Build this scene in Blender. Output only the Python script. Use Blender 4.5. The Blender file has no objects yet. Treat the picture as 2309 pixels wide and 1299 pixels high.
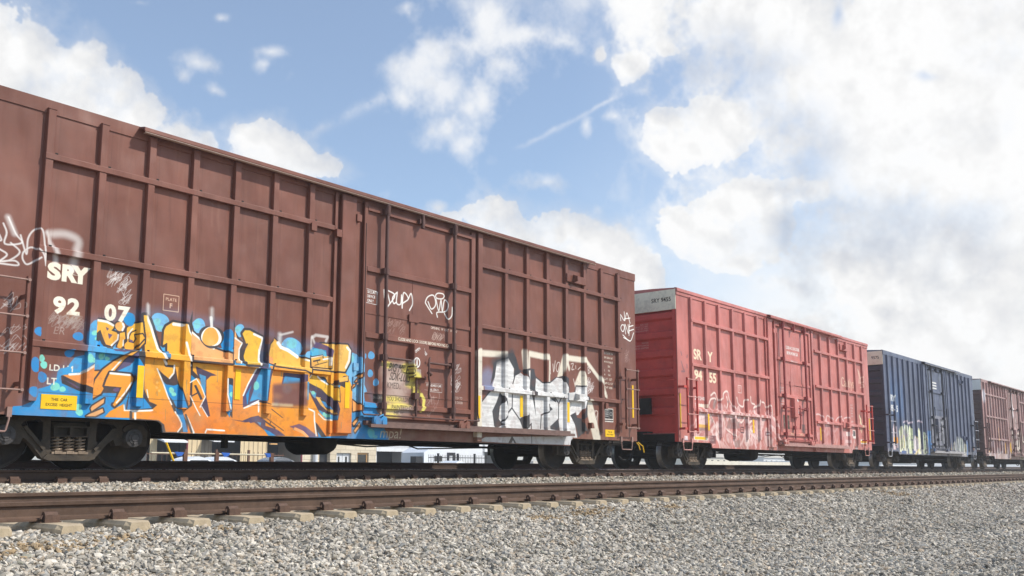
import bpy, bmesh, math, random
import numpy as np
from mathutils import Vector, Matrix
from mathutils.geometry import tessellate_polygon

# ------------------------------------------------------------------ camera, sun, exposure
S = bpy.context.scene
COL = S.collection
YAW, PITCH, ROLL = math.radians(50.23), math.radians(7.842), math.radians(0.044)
PW, PH, FPX, CX, CY = 2309.0, 1299.0, 2081.2, 1154.5, 769.5     # photo size and lens measured from it
FWD = Vector((math.sin(YAW)*math.cos(PITCH), math.cos(YAW)*math.cos(PITCH), math.sin(PITCH)))
R0 = Vector((math.cos(YAW), -math.sin(YAW), 0.0))
U0 = R0.cross(FWD)
RGT = math.cos(ROLL)*R0 + math.sin(ROLL)*U0
UPV = -math.sin(ROLL)*R0 + math.cos(ROLL)*U0
cam_data = bpy.data.cameras.new('camera')
cam = bpy.data.objects.new('camera', cam_data)
COL.objects.link(cam)
cam.matrix_world = Matrix(((RGT.x, UPV.x, -FWD.x, 0), (RGT.y, UPV.y, -FWD.y, 0), (RGT.z, UPV.z, -FWD.z, 0.015), (0, 0, 0, 1)))
cam_data.sensor_width = 36.0
cam_data.lens = FPX/PW*36.0
cam_data.shift_y = (CY - PH/2)/PW
cam_data.clip_start, cam_data.clip_end = 0.05, 6000
S.camera = cam

SUN_DIR = Vector((0.72, -1.0, 1.2)).normalized()                 # towards the sun
SUN_EL = math.asin(SUN_DIR.z)
SUN_ROT = math.atan2(SUN_DIR.x, SUN_DIR.y)
sun_data = bpy.data.lights.new('sun', 'SUN')
sun_data.energy = 3.3
sun_data.angle = math.radians(0.53)
sun_data.color = (1.0, 0.94, 0.845)
sun = bpy.data.objects.new('sun', sun_data)
COL.objects.link(sun)
sun.rotation_euler = SUN_DIR.to_track_quat('Z', 'Y').to_euler()
EXPOSURE = 0.45
vs = S.view_settings
vs.view_transform, vs.look, vs.exposure, vs.gamma, vs.use_curve_mapping = 'Standard', 'None', EXPOSURE, 1.0, False
S.cycles.max_bounces = 6
S.cycles.diffuse_bounces = 3
S.cycles.use_denoising = True

# ------------------------------------------------------------------ noise and image helpers
def vnoise(h, w, cy, cx, rng):                                    # smooth value noise, cy x cx cells, about -1..1
    g = rng.random((cy + 3, cx + 3))*2 - 1
    y = np.linspace(0, cy, h, endpoint=False); x = np.linspace(0, cx, w, endpoint=False)
    yi = y.astype(int); xi = x.astype(int); ty = y - yi; tx = x - xi
    ty = ty*ty*(3 - 2*ty); tx = tx*tx*(3 - 2*tx)
    a = g[yi][:, xi]; b = g[yi][:, xi + 1]; c = g[yi + 1][:, xi]; d = g[yi + 1][:, xi + 1]
    ty = ty[:, None]; tx = tx[None, :]
    return (a*(1 - tx) + b*tx)*(1 - ty) + (c*(1 - tx) + d*tx)*ty

def fbm(h, w, cell, octs, rng, gain=0.5, billow=False):
    out = np.zeros((h, w)); amp = 1.0; tot = 0.0
    for o in range(octs):
        c = max(cell/2**o, 1.5)
        n = vnoise(h, w, int(h/c) + 1, int(w/c) + 1, rng)
        out += amp*((1 - 2*np.abs(n)) if billow else n); tot += amp; amp *= gain
    return out/tot

def smooth(a, lo, hi):
    t = np.clip((a - lo)/(hi - lo), 0, 1); return t*t*(3 - 2*t)

def make_image(name, rgba, colorspace):
    h, w = rgba.shape[:2]
    im = bpy.data.images.new(name, w, h, alpha=True, float_buffer=False)
    im.colorspace_settings.name = colorspace
    im.alpha_mode = 'CHANNEL_PACKED'
    im.pixels.foreach_set(np.ascontiguousarray(rgba, dtype=np.float32).ravel())
    im.update(); im.pack()
    return im

# ------------------------------------------------------------------ sky: Nishita with clouds placed by direction
AZ0, AZ1, EL0, EL1 = math.radians(0), math.radians(104), math.radians(-2), math.radians(48)
SKY_W, SKY_H = 1900, 920

def worley(h, w, cell, rng):                                       # 1 at cell centres, 0 between: rounded puffs
    ny, nx = int(h/cell) + 3, int(w/cell) + 3
    oy, ox = rng.random((ny, nx)), rng.random((ny, nx))
    y = (np.arange(h)/cell)[:, None] + 1; x = (np.arange(w)/cell)[None] + 1
    yi, xi = y.astype(int), x.astype(int); d = np.full((h, w), 9.0, np.float32)
    for a in (-1, 0, 1):
        for b in (-1, 0, 1):
            Y, X = np.broadcast_arrays(yi + a, xi + b)
            d = np.minimum(d, (Y + oy[Y, X] - y)**2 + (X + ox[Y, X] - x)**2)
    return 1 - np.sqrt(d)

def cloud_image():
    rng = np.random.default_rng(7)
    az = np.linspace(AZ0, AZ1, SKY_W)[None, :]; el = np.linspace(EL0, EL1, SKY_H)[:, None]
    dx = np.sin(az)*np.cos(el); dy = np.cos(az)*np.cos(el); dz = np.sin(el) + 0*az
    den = np.maximum(dx*FWD.x + dy*FWD.y + dz*FWD.z, 0.05)
    X = CX + FPX*(dx*RGT.x + dy*RGT.y + dz*RGT.z)/den
    Y = CY - FPX*(dx*UPV.x + dy*UPV.y + dz*UPV.z)/den
    w1 = fbm(SKY_H, SKY_W, 120, 6, rng); w2 = fbm(SKY_H, SKY_W, 120, 6, rng)
    Xw = X + 46*w1; Yw = Y + 46*w2
    puff = 0.46*worley(SKY_H, SKY_W, 46, rng) + 0.30*worley(SKY_H, SKY_W, 21, rng) + 0.20*worley(SKY_H, SKY_W, 10, rng) + 0.10*worley(SKY_H, SKY_W, 5, rng) - 0.58
    fine = fbm(SKY_H, SKY_W, 60, 7, rng, 0.62); big = fbm(SKY_H, SKY_W, 200, 5, rng, .55); wisp = fbm(SKY_H, SKY_W, 34, 5, rng, 0.65)
    def field(blobs, k=5.0):                                       # soft union of round lumps: 1 at a centre, 0 at its rim, negative outside
        s = np.zeros_like(X)
        for (bx, by, rx, ry, a) in blobs:
            r = np.sqrt(((Xw - bx)/rx)**2 + ((Yw - by)/ry)**2)
            s += np.exp(k*np.clip(a*1.0 - r, -3, 1))
        return np.log(s + 1e-6)/k
    cum = [(-60, 150, 150, 130, 1), (50, 210, 150, 110, 1), (60, 110, 56, 60, 1), (170, 150, 52, 48, 1), (150, 230, 100, 70, 1), (262, 222, 56, 50, 1), (310, 262, 46, 44, 1), (240, 290, 110, 60, 1),
           (400, 330, 56, 42, .9), (475, 352, 46, 38, .9), (585, 332, 52, 44, 1), (640, 360, 56, 44, 1), (700, 385, 46, 40, 1), (600, 390, 120, 40, 1),
           (1010, 505, 60, 34, .8), (1110, 508, 66, 42, .95), (1180, 545, 80, 44, 1), (1250, 525, 46, 40, 1), (1310, 520, 60, 46, 1), (1372, 545, 54, 48, 1), (1300, 590, 130, 60, 1),
           (1430, 600, 60, 46, 1), (1480, 610, 34, 30, .8), (1460, 650, 60, 34, .8),
           (1430, 155, 42, 40, 1), (1368, 116, 20, 26, .7), (1520, 112, 36, 26, .8), (1505, 275, 42, 36, 1),
           (1500, 335, 48, 44, 1), (1560, 315, 60, 44, 1), (1640, 310, 60, 44, 1), (1590, 280, 90, 60, 1),
           (1545, 500, 50, 44, 1), (1610, 465, 60, 46, 1), (1690, 440, 60, 44, 1), (1760, 425, 60, 40, .95), (1840, 430, 56, 36, .9),
           (1620, 540, 110, 60, 1), (1720, 510, 100, 70, 1), (1660, 595, 60, 36, .9), (1905, 590, 46, 36, .9), (1950, 630, 70, 54, .95), (2000, 690, 70, 54, .95), (1830, 745, 80, 34, .8), (1900, 765, 120, 44, .9)]
    fc = field(cum)
    tc_ = fc + 0.72*puff + 0.42*fine + .26*wisp
    soft = smooth(big + .35*fine, -.25, .3)
    dc = smooth(tc_, -0.045 - .13*soft, 0.05 + .17*soft)
    halo = 0.30*smooth(fc + .5*wisp + .6*fine + .2*puff, -.75, .25)
    dc = 1 - (1 - dc*(0.70 + 0.30*smooth(tc_ + .5*fine + .3*wisp, -.05, .6)))*(1 - halo)
    veil = [(1660, 50, 190, 110, 1), (1880, 130, 300, 230, 1.1), (2160, 160, 330, 280, 1.2), (1720, 210, 170, 120, 1), (1930, 350, 220, 160, 1.1), (2230, 450, 320, 240, 1.2),
            (2010, 560, 240, 110, 1), (2270, 720, 340, 170, 1.1), (2020, 770, 300, 90, .9), (1790, 640, 120, 60, .45), (2450, 300, 330, 500, 1.2), (2350, 880, 520, 160, 1), (1950, 880, 240, 80, .6), (1560, 30, 110, 70, .8), (1570, 170, 70, 100, .9), (1650, 430, 190, 60, .5)]
    fv = field(veil)
    tv = fv + 0.75*fine + 0.45*big + .65*puff + .3*wisp
    dv = smooth(tv, -0.42, 0.42)
    hz = [(930, 150, 70, 56, .9), (985, 190, 66, 84, .9), (1050, 105, 80, 40, .9), (1110, 40, 50, 44, .9), (1150, 85, 96, 40, .95), (1215, 85, 70, 30, .8), (1280, 100, 60, 26, .6),
          (1060, 240, 60, 52, .85), (1000, 280, 56, 40, .85), (1040, 330, 40, 38, .8), (1090, 250, 34, 36, .8), (1140, 155, 70, 46, .6), (1000, 130, 60, 44, .9), (905, 225, 34, 30, .5),
          (450, 140, 80, 30, .45), (418, 172, 36, 30, .5), (620, 118, 60, 26, .5), (600, 150, 26, 24, .45), (500, 205, 36, 28, .4), (520, 40, 40, 22, .4), (920, 10, 36, 20, .6), (300, 10, 60, 18, .3),
          (1328, 295, 18, 40, .7), (1398, 268, 34, 18, .5), (1210, 430, 66, 32, .6), (990, 468, 34, 20, .6),
          (1480, 60, 70, 60, .8), (1420, 25, 50, 30, .7), (1760, 640, 60, 24, .6), (1720, 655, 50, 26, .5), (1640, 420, 70, 44, .5), (1580, 395, 70, 26, .4), (1440, 300, 100, 60, .3)]
    fh = field(hz)
    dh = 0.80*smooth(fh + 0.70*wisp + 0.35*puff + 0.45*fine, -0.55, 0.95)
    streak = np.zeros_like(X)                                      # two old vapour trails
    for (x0, y0, x1, y1, wd, a) in [(650, 326, 885, 212, 11, .62), (1150, 345, 1430, 202, 5, .62)]:
        L = math.hypot(x1 - x0, y1 - y0); ux, uy = (x1 - x0)/L, (y1 - y0)/L
        t = ((X - x0)*ux + (Y - y0)*uy)/L; d = (X - x0)*(-uy) + (Y - y0)*ux + 13*w1 + 9*wisp
        streak = np.maximum(streak, a*np.exp(-(d/wd)**2)*smooth(t, 0, .2)*(1 - smooth(t, .8, 1))*np.clip(0.6 + 0.9*wisp, 0, 1)*(0.45 + 0.55*t))
    holes = np.zeros_like(X)
    for (bx, by, rx, ry, a) in [(1884, 38, 13, 28, .7), (2075, 175, 26, 8, .5), (1750, 620, 60, 30, .5), (1620, 650, 90, 40, .9), (1590, 400, 100, 30, .75), (1690, 372, 50, 26, .4), (1760, 690, 90, 24, .5)]:
        holes = np.maximum(holes, a*np.exp(-(((Xw - bx)/rx)**2 + ((Yw - by)/ry)**2)))
    dv = dv*(1 - holes)
    grey = [(60, 250, 120, 70, .14), (1640, 110, 90, 60, .24), (1730, 190, 90, 60, .22), (1560, 180, 80, 50, .2), (1800, 320, 110, 70, .24), (1840, 380, 90, 60, .2), (1960, 470, 110, 50, .2), (1800, 520, 90, 50, .24),
            (1860, 520, 120, 70, .26), (2020, 520, 160, 70, .22), (2150, 560, 160, 90, .2), (2230, 640, 140, 80, .24), (2060, 720, 120, 50, .14), (2290, 760, 120, 60, .14), (1830, 620, 80, 60, .2),
            (2280, 60, 110, 90, .14), (1330, 590, 80, 34, .16), (1110, 530, 40, 30, .12), (1580, 560, 60, 30, .10), (2290, 300, 60, 60, .08), (640, 395, 70, 30, .1), (2140, 330, 90, 60, .08)]
    g = np.zeros_like(X)
    for (bx, by, rx, ry, a) in grey:
        g += a*np.exp(-(((X + 70*w1 - bx)/rx)**2 + ((Y + 70*w2 - by)/ry)**2))
    gap = np.clip(g*3.2, 0, 1)*smooth(.5*fine + .55*puff + .35*big + .15*wisp, .30, -.30)
    dv = dv*(1 - (.60 - .34*smooth(Y, 380, 560)*smooth(X, 1700, 2000))*gap); dc = dc*(1 - .30*gap)
    alpha = 1 - (1 - dc)*(1 - dv)*(1 - dh)*(1 - np.clip(streak, 0, 1))
    lowhaze = 0.36*smooth(Y, 250, 1050) + 0.34*smooth(X, 900, 2100) + 0.85*np.clip(.8*big + .7*fine + .25*wisp, -.10, .6) + .75*smooth(X, 1350, 1900)*smooth(Y, 430, 720)
    alpha = 1 - (1 - alpha)*(1 - np.clip(lowhaze, 0, .95)*.85)
    # brightness: sunlit heads, grey undersides and thick middles
    sh = lambda a, sx, sy: np.roll(np.roll(a, sy, 0), sx, 1)
    tt = np.maximum(tc_, tv)
    lit = tt - sh(tt, -14, -10)                                    # rises towards the sun side (up and right)
    relief = np.clip(lit*.9, -.6, .6)
    g = np.clip(g*(1 + .5*fine) , 0, .5)*(0.35 + 0.65*(1 - smooth(tt - .25*puff, .2, 1.0)*.4))
    body = smooth(tt, .25, 1.1)
    shade = 1.0 - .32*np.clip(g, 0, .30) - 0.15*relief*(1 - .3*body) + 0.045*wisp + .04*fine - .035*(1 - smooth(tt, -.1, .35))*np.maximum(dc, dv)
    shade = np.clip(shade, 0.5, 1)
    edge = smooth(az + 0*el, AZ0, AZ0 + 0.12)*(1 - smooth(az + 0*el, AZ1 - 0.2, AZ1))*(1 - smooth(el + 0*az, EL1 - 0.18, EL1))
    rgba = np.zeros((SKY_H, SKY_W, 4)); rgba[..., 0] = shade; rgba[..., 1] = alpha*edge; rgba[..., 2] = 0; rgba[..., 3] = 1
    return make_image('clouds', np.clip(rgba, 0, 1), 'Non-Color')

class NT:                                                          # small node-tree helper
    def __init__(self, tree): self.t = tree; self.n = tree.nodes; self.l = tree.links
    def add(self, kind, **kw):
        nd = self.n.new(kind)
        for k, v in kw.items():
            if k == 'ins':
                for i, val in v.items():
                    if isinstance(val, bpy.types.NodeSocket): self.l.new(val, nd.inputs[i])
                    else: nd.inputs[i].default_value = val
            else: setattr(nd, k, v)
        return nd
    def math(self, op, a, b=0.0, c=None, clamp=False):
        ins = {0: a, 1: b}
        if c is not None: ins[2] = c
        return self.add('ShaderNodeMath', operation=op, use_clamp=clamp, ins=ins).outputs[0]
    def mix(self, f, a, b, blend='MIX'):
        nd = self.add('ShaderNodeMix', data_type='RGBA', blend_type=blend, ins={0: f, 6: a, 7: b})
        return nd.outputs[2]
    def noise(self, vec, scale, detail=4.0, rough=0.55, w=None):
        nd = self.add('ShaderNodeTexNoise', ins={'Vector': vec, 'Scale': scale, 'Detail': detail, 'Roughness': rough})
        return nd.outputs['Fac']
    def ramp(self, f, lo, hi, a=0.0, b=1.0):
        return self.add('ShaderNodeMapRange', interpolation_type='SMOOTHSTEP', ins={0: f, 1: lo, 2: hi, 3: a, 4: b}).outputs[0]

world = bpy.data.worlds.new('World')
S.world = world
world.use_nodes = True
SKY_STRENGTH = 0.125
def build_world():
    world.node_tree.nodes.clear()
    n = NT(world.node_tree)
    sky = n.add('ShaderNodeTexSky', sky_type='NISHITA', sun_disc=False, sun_elevation=SUN_EL, sun_rotation=SUN_ROT, air_density=1.0, dust_density=0.6, ozone_density=1.0)
    tc = n.add('ShaderNodeTexCoord')
    sp = n.add('ShaderNodeSeparateXYZ', ins={0: tc.outputs['Generated']})
    az = n.math('ARCTAN2', sp.outputs[0], sp.outputs[1])
    el = n.math('ARCSINE', sp.outputs[2])
    u = n.math('DIVIDE', n.math('SUBTRACT', az, AZ0), AZ1 - AZ0)
    v = n.math('DIVIDE', n.math('SUBTRACT', el, EL0), EL1 - EL0)
    uv = n.add('ShaderNodeCombineXYZ', ins={0: u, 1: v, 2: 0.0})
    im = n.add('ShaderNodeTexImage', image=cloud_image(), extension='CLIP', interpolation='Linear', ins={0: uv.outputs[0]})
    ch = n.add('ShaderNodeSeparateColor', ins={0: im.outputs[0]})
    k = n.math('DIVIDE', ch.outputs[0], SKY_STRENGTH)
    k2 = n.math('MULTIPLY', n.math('POWER', ch.outputs[0], 2.2), 1.0/SKY_STRENGTH/2**EXPOSURE)
    tint = n.mix(n.ramp(ch.outputs[0], 0.78, 0.98), (0.90, 0.95, 1.06, 1), (1, 1, 1, 1))
    cl = n.mix(1.0, tint, n.add('ShaderNodeCombineColor', ins={0: k2, 1: k2, 2: k2}).outputs[0], 'MULTIPLY')
    skyc = n.mix(1.0, sky.outputs[0], (1.08, 1.10, 1.10, 1), 'MULTIPLY')
    skyc = n.mix(.13, skyc, (.78/SKY_STRENGTH/2**EXPOSURE, .82/SKY_STRENGTH/2**EXPOSURE, .9/SKY_STRENGTH/2**EXPOSURE, 1))
    col = n.mix(ch.outputs[1], skyc, cl)
    bg = n.add('ShaderNodeBackground', ins={0: col, 1: SKY_STRENGTH})
    out = n.add('ShaderNodeOutputWorld', ins={0: bg.outputs[0]})
build_world()

# ------------------------------------------------------------------ mesh and object helpers
def lin(c):                                                        # sRGB 0..255 -> linear
    out = []
    for v in c:
        v = v/255.0
        out.append(v/12.92 if v <= 0.04045 else ((v + 0.055)/1.055)**2.4)
    return tuple(out)

class MB:
    def __init__(self): self.v, self.f, self.m, self.s = [], [], [], []
    def poly(self, verts, faces, mat=0, smooth=False):
        b = len(self.v); self.v += [tuple(p) for p in verts]
        for f in faces: self.f.append([b + i for i in f]); self.m.append(mat); self.s.append(smooth)
    def box(self, x0, x1, y0, y1, z0, z1, mat=0):
        v = [(x, y, z) for z in (z0, z1) for y in (y0, y1) for x in (x0, x1)]
        self.poly(v, [(0, 2, 3, 1), (4, 5, 7, 6), (0, 1, 5, 4), (2, 6, 7, 3), (0, 4, 6, 2), (1, 3, 7, 5)], mat)
    def rbox(self, x0, x1, y0, y1, z0, z1, r, mat=0):              # box with chamfered edges on the y0 face
        v = []
        for (y, d) in ((y1, 0), (y0 + r, 0), (y0, r)):
            v += [(x0 + d, y, z0 + d), (x1 - d, y, z0 + d), (x1 - d, y, z1 - d), (x0 + d, y, z1 - d)]
        f = [(3, 2, 1, 0), (8, 9, 10, 11)]
        for k in (0, 4):
            for i in range(4):
                j = (i + 1) % 4; f.append((k + i, k + j, k + 4 + j, k + 4 + i))
        self.poly(v, f, mat)
    def plate(self, outer, y0, y1, holes=(), mat=0):               # outline in x,z given thickness from y0 (front) to y1
        loops = [list(outer)] + [list(h) for h in holes]
        tris = tessellate_polygon([[Vector((p[0], p[1], 0)) for p in lp] for lp in loops])
        flat = [p for lp in loops for p in lp]; n = len(flat)
        v = [(p[0], y0, p[1]) for p in flat] + [(p[0], y1, p[1]) for p in flat]
        f = []
        for t in tris:
            a, b, c = [flat[i] for i in t]
            ar = (b[0] - a[0])*(c[1] - a[1]) - (b[1] - a[1])*(c[0] - a[0])
            t = tuple(t) if ar > 0 else tuple(reversed(t))
            f.append(t); f.append(tuple(i + n for i in reversed(t)))
        o = 0
        for lp in loops:
            m = len(lp); area = sum(lp[i][0]*lp[(i + 1) % m][1] - lp[(i + 1) % m][0]*lp[i][1] for i in range(m))
            hole = o > 0
            for i in range(m):
                a, b = o + i, o + (i + 1) % m
                q = (a, a + n, b + n, b)
                if (area > 0) == hole: q = q[::-1]
                f.append(tuple(reversed(q)))
            o += m
        self.poly(v, f, mat)
    def extx(self, prof, x0, x1, mat=0, caps=True, smooth=False):  # profile in y,z swept along x
        n = len(prof); v = [(x0, y, z) for y, z in prof] + [(x1, y, z) for y, z in prof]
        f = [(i, (i + 1) % n, n + (i + 1) % n, n + i) for i in range(n)]
        self.poly(v, f, mat, smooth)
        if caps:
            tr = tessellate_polygon([[Vector((p[0], p[1], 0)) for p in prof]])
            self.poly(v, [tuple(t) for t in tr] + [tuple(i + n for i in reversed(t)) for t in tr], mat)
    def tube(self, pts, r, seg=8, mat=0, caps=True):
        pts = [Vector(p) for p in pts]; rings = []
        for i, p in enumerate(pts):
            d = (pts[min(i + 1, len(pts) - 1)] - pts[max(i - 1, 0)]).normalized()
            a = d.orthogonal().normalized() if i == 0 else (prev - d*prev.dot(d)).normalized()
            prev = a; b = d.cross(a)
            rings.append([p + r*(math.cos(t)*a + math.sin(t)*b) for t in [2*math.pi*k/seg for k in range(seg)]])
        v = [q for rg in rings for q in rg]; f = []
        for i in range(len(rings) - 1):
            for k in range(seg):
                k2 = (k + 1) % seg; f.append((i*seg + k, i*seg + k2, (i + 1)*seg + k2, (i + 1)*seg + k))
        self.poly(v, f, mat, True)
        if caps: self.poly(rings[0] + rings[-1], [tuple(range(seg))[::-1], tuple(range(seg, 2*seg))], mat)
    def lathe(self, prof, seg, cx, cz, mat=0, smooth=True):        # profile (radius, y) turned about an axle along y
        v = []; f = []; n = len(prof)
        for k in range(seg):
            c, s = math.cos(2*math.pi*k/seg), math.sin(2*math.pi*k/seg)
            v += [(cx + r*c, y, cz + r*s) for r, y in prof]
        for k in range(seg):
            k2 = (k + 1) % seg
            for i in range(n - 1): f.append((k*n + i, k2*n + i, k2*n + i + 1, k*n + i + 1))
        self.poly(v, f, mat, smooth)
    def build(self, name, mats, parent=None, loc=None, fix=True):
        me = bpy.data.meshes.new(name)
        me.from_pydata(self.v, [], self.f); me.update()
        for m in (mats if isinstance(mats, (list, tuple)) else [mats]): me.materials.append(m)
        me.polygons.foreach_set('material_index', self.m); me.polygons.foreach_set('use_smooth', self.s)
        if fix:
            bm = bmesh.new(); bm.from_mesh(me); bmesh.ops.recalc_face_normals(bm, faces=bm.faces); bm.to_mesh(me); bm.free()
        o = bpy.data.objects.new(name, me); COL.objects.link(o)
        if parent: o.parent = parent
        if loc: o.location = loc
        return o

def tag(o, label=None, cat=None, group=None, kind=None):
    if label: o['label'] = label
    if cat: o['category'] = cat
    if group: o['group'] = group
    if kind: o['kind'] = kind
    return o

def empty(name, loc, label, cat, group=None):
    o = bpy.data.objects.new(name, None); COL.objects.link(o); o.location = loc
    o.empty_display_size = 0.2
    return tag(o, label, cat, group)

def copy_tree(o, parent=None):
    c = o.copy(); COL.objects.link(c)
    if parent: c.parent = parent
    for ch in list(o.children): copy_tree(ch, c)
    return c

# photo pixel -> point on the upright plane y = Y that runs along the track
def at(px, py, Y=12.5):
    d = FWD*FPX + RGT*(px - CX) - UPV*(py - CY)
    return (d.x/d.y*Y, d.z/d.y*Y + 0.015)

# ------------------------------------------------------------------ materials
def new_mat(name):
    m = bpy.data.materials.new(name); m.use_nodes = True
    m.node_tree.nodes.clear(); n = NT(m.node_tree)
    b = n.add('ShaderNodeBsdfPrincipled'); o = n.add('ShaderNodeOutputMaterial', ins={0: b.outputs[0]})
    return m, n, b

def worn(name, col, rough=0.6, var=0.18, scale=3.0, dirt=None, dirt_amt=0.4, metal=0.0, bump=0.0, bscale=60.0, spec=0.35):
    m, n, b = new_mat(name)
    tc = n.add('ShaderNodeTexCoord').outputs['Object']
    a = n.noise(tc, scale, 6, 0.6); f = n.noise(tc, scale*14, 3, 0.6)
    c = lin(col) if max(col) > 1 else col
    lo = tuple(v*(1 - var) for v in c) + (1,); hi = tuple(min(v*(1 + var), .9) for v in c) + (1,)
    base = n.mix(n.ramp(a, .32, .68), lo, hi)
    base = n.mix(n.math('MULTIPLY', n.ramp(f, .35, .75), var*0.9), base, tuple(v*0.7 for v in c) + (1,))
    if dirt:
        d = lin(dirt) if max(dirt) > 1 else dirt
        base = n.mix(n.math('MULTIPLY', n.ramp(n.noise(tc, scale*2.3, 7, .65), .45, .7), dirt_amt), base, d + (1,))
    n.l.new(base, b.inputs['Base Color'])
    n.l.new(n.ramp(f, .3, .7, max(rough - .1, .05), min(rough + .1, 1)), b.inputs['Roughness'])
    b.inputs['Metallic'].default_value = metal; b.inputs['Specular IOR Level'].default_value = spec
    if bump:
        bp = n.add('ShaderNodeBump', ins={'Strength': bump, 'Distance': 0.01, 'Height': n.noise(tc, bscale, 5, .6)})
        n.l.new(bp.outputs[0], b.inputs['Normal'])
    return m

M = {}
M['underframe'] = worn('underframe_black', (31, 28, 26), .8, .3, 4, (52, 43, 35), .5, bump=.3)
M['bogie'] = worn('bogie_steel', (64, 57, 49), .8, .28, 5, (80, 68, 54), .6, bump=.35, bscale=90)
M['wheel'] = worn('wheel_steel', (43, 37, 33), .75, .22, 5, (60, 49, 40), .5, bump=.2)
M['tread'] = worn('wheel_tread_steel', (122, 120, 118), .35, .12, 6, metal=.7)
M['spring'] = worn('spring_steel', (140, 122, 104), .45, .2, 12, (70, 58, 46), .5, metal=.2)
M['rail_rust'] = worn('rail_rust', (90, 70, 57), .75, .2, 2.5, (68, 51, 41), .6, bump=.25, bscale=120)
M['rail_dark'] = worn('rail_dark_rust', (72, 56, 47), .72, .18, 2.5, (66, 52, 46), .6, bump=.25, bscale=120)
M['rail_top'] = worn('rail_polished_top', (176, 176, 178), .28, .08, 3, metal=.9)
M['clip'] = worn('rail_clip_rust', (92, 70, 58), .75, .2, 14, (60, 46, 40), .5, bump=.3)
M['concrete'] = worn('sleeper_concrete', (182, 165, 138), .9, .1, 5, (140, 124, 102), .55, bump=.35, bscale=70)
M['yellow'] = worn('reflective_yellow', (240, 190, 12), .5, .06, 5, (196, 150, 30), .25)
M['sign_black'] = worn('sign_lettering', (42, 34, 18), .6, .1, 8)
M['white_metal'] = worn('white_siding', (226, 228, 230), .55, .04, .7, (190, 190, 186), .3)

def ground_mat():
    m, n, b = new_mat('gravel_ground')
    tc = n.add('ShaderNodeTexCoord').outputs['Object']
    v1 = n.add('ShaderNodeTexVoronoi', ins={'Vector': tc, 'Scale': 17.0})
    rnd = n.add('ShaderNodeSeparateColor', ins={0: v1.outputs['Color']}).outputs[0]
    big = n.noise(tc, .35, 5, .6)
    c = n.mix(rnd, lin((140, 131, 117)) + (1,), lin((200, 190, 174)) + (1,))
    c = n.mix(n.math('MULTIPLY', n.ramp(v1.outputs['Distance'], .25, .6), .55), c, lin((110, 102, 90)) + (1,))
    c = n.mix(n.math('MULTIPLY', n.ramp(big, .45, .72), .35), c, lin((176, 158, 130)) + (1,))
    n.l.new(c, b.inputs['Base Color']); b.inputs['Roughness'].default_value = .95; b.inputs['Specular IOR Level'].default_value = .2
    bp = n.add('ShaderNodeBump', ins={'Strength': 1.0, 'Distance': 0.03, 'Height': n.math('SUBTRACT', 1.0, v1.outputs['Distance'])})
    n.l.new(bp.outputs[0], b.inputs['Normal'])
    return m
M['gravel_ground'] = ground_mat()

def stone_mat():
    m, n, b = new_mat('ballast_stone')
    tone = n.add('ShaderNodeAttribute', attribute_name='tone').outputs['Color']
    tc = n.add('ShaderNodeTexCoord').outputs['Object']
    f = n.noise(tc, 55, 4, .65)
    c = n.mix(n.ramp(f, .3, .7, 0, .55), tone, n.mix(1.0, tone, (.62, .6, .57, 1), 'MULTIPLY'))
    n.l.new(c, b.inputs['Base Color']); b.inputs['Roughness'].default_value = .9; b.inputs['Specular IOR Level'].default_value = .25
    return m
M['stone'] = stone_mat()

# ------------------------------------------------------------------ ground, track beds, gravel
PROFILE = [(-80, -.95), (-20, -.95), (-6, -.95), (4.6, -.95), (5.6, -.91), (7.5, -.625), (8.0, -.558), (8.4, -.545), (10.3, -.53), (11.2, -.43), (12.4, -.245), (13.0, -.225), (15.2, -.22), (16.6, -.16), (17.4, -.06), (18.0, -.045), (20.2, -.045), (22.5, -.55), (24, -.9), (27, -.95)]
def bed_z(y):
    return np.interp(y, [p[0] for p in PROFILE], [p[1] for p in PROFILE])

g = MB(); g.poly([(-900, -900, -1.0), (2500, -900, -1.0), (2500, 1800, -1.0), (-900, 1800, -1.0)], [(0, 1, 2, 3)])
tag(g.build('ground', worn('dirt_ground', (168, 156, 138), .95, .12, .08, (140, 128, 110), .4)), kind='structure')

def track_bed():
    rng = np.random.default_rng(3)
    xs = np.concatenate([np.arange(-30, 40, .5), np.arange(40, 400, 5.0), [600, 1500]]); ys = np.unique(np.concatenate([np.arange(-6, 27.01, .25), [p[0] for p in PROFILE]]))
    X, Y = np.meshgrid(xs, ys); Z = bed_z(Y) + (rng.random(X.shape) - .5)*.02
    Z[0, :] = Z[-1, :] = -1.02
    nx, ny = len(xs), len(ys)
    mb = MB(); mb.v = [tuple(p) for p in np.stack([X, Y, Z], -1).reshape(-1, 3).tolist()]
    idx = np.arange(nx*ny).reshape(ny, nx)
    q = np.stack([idx[:-1, :-1], idx[:-1, 1:], idx[1:, 1:], idx[1:, :-1]], -1).reshape(-1, 4)
    mb.f = q.tolist(); mb.m = [0]*len(mb.f); mb.s = [True]*len(mb.f)
    return tag(mb.build('track_bed', M['gravel_ground'], fix=False), kind='structure')
track_bed()

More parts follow.
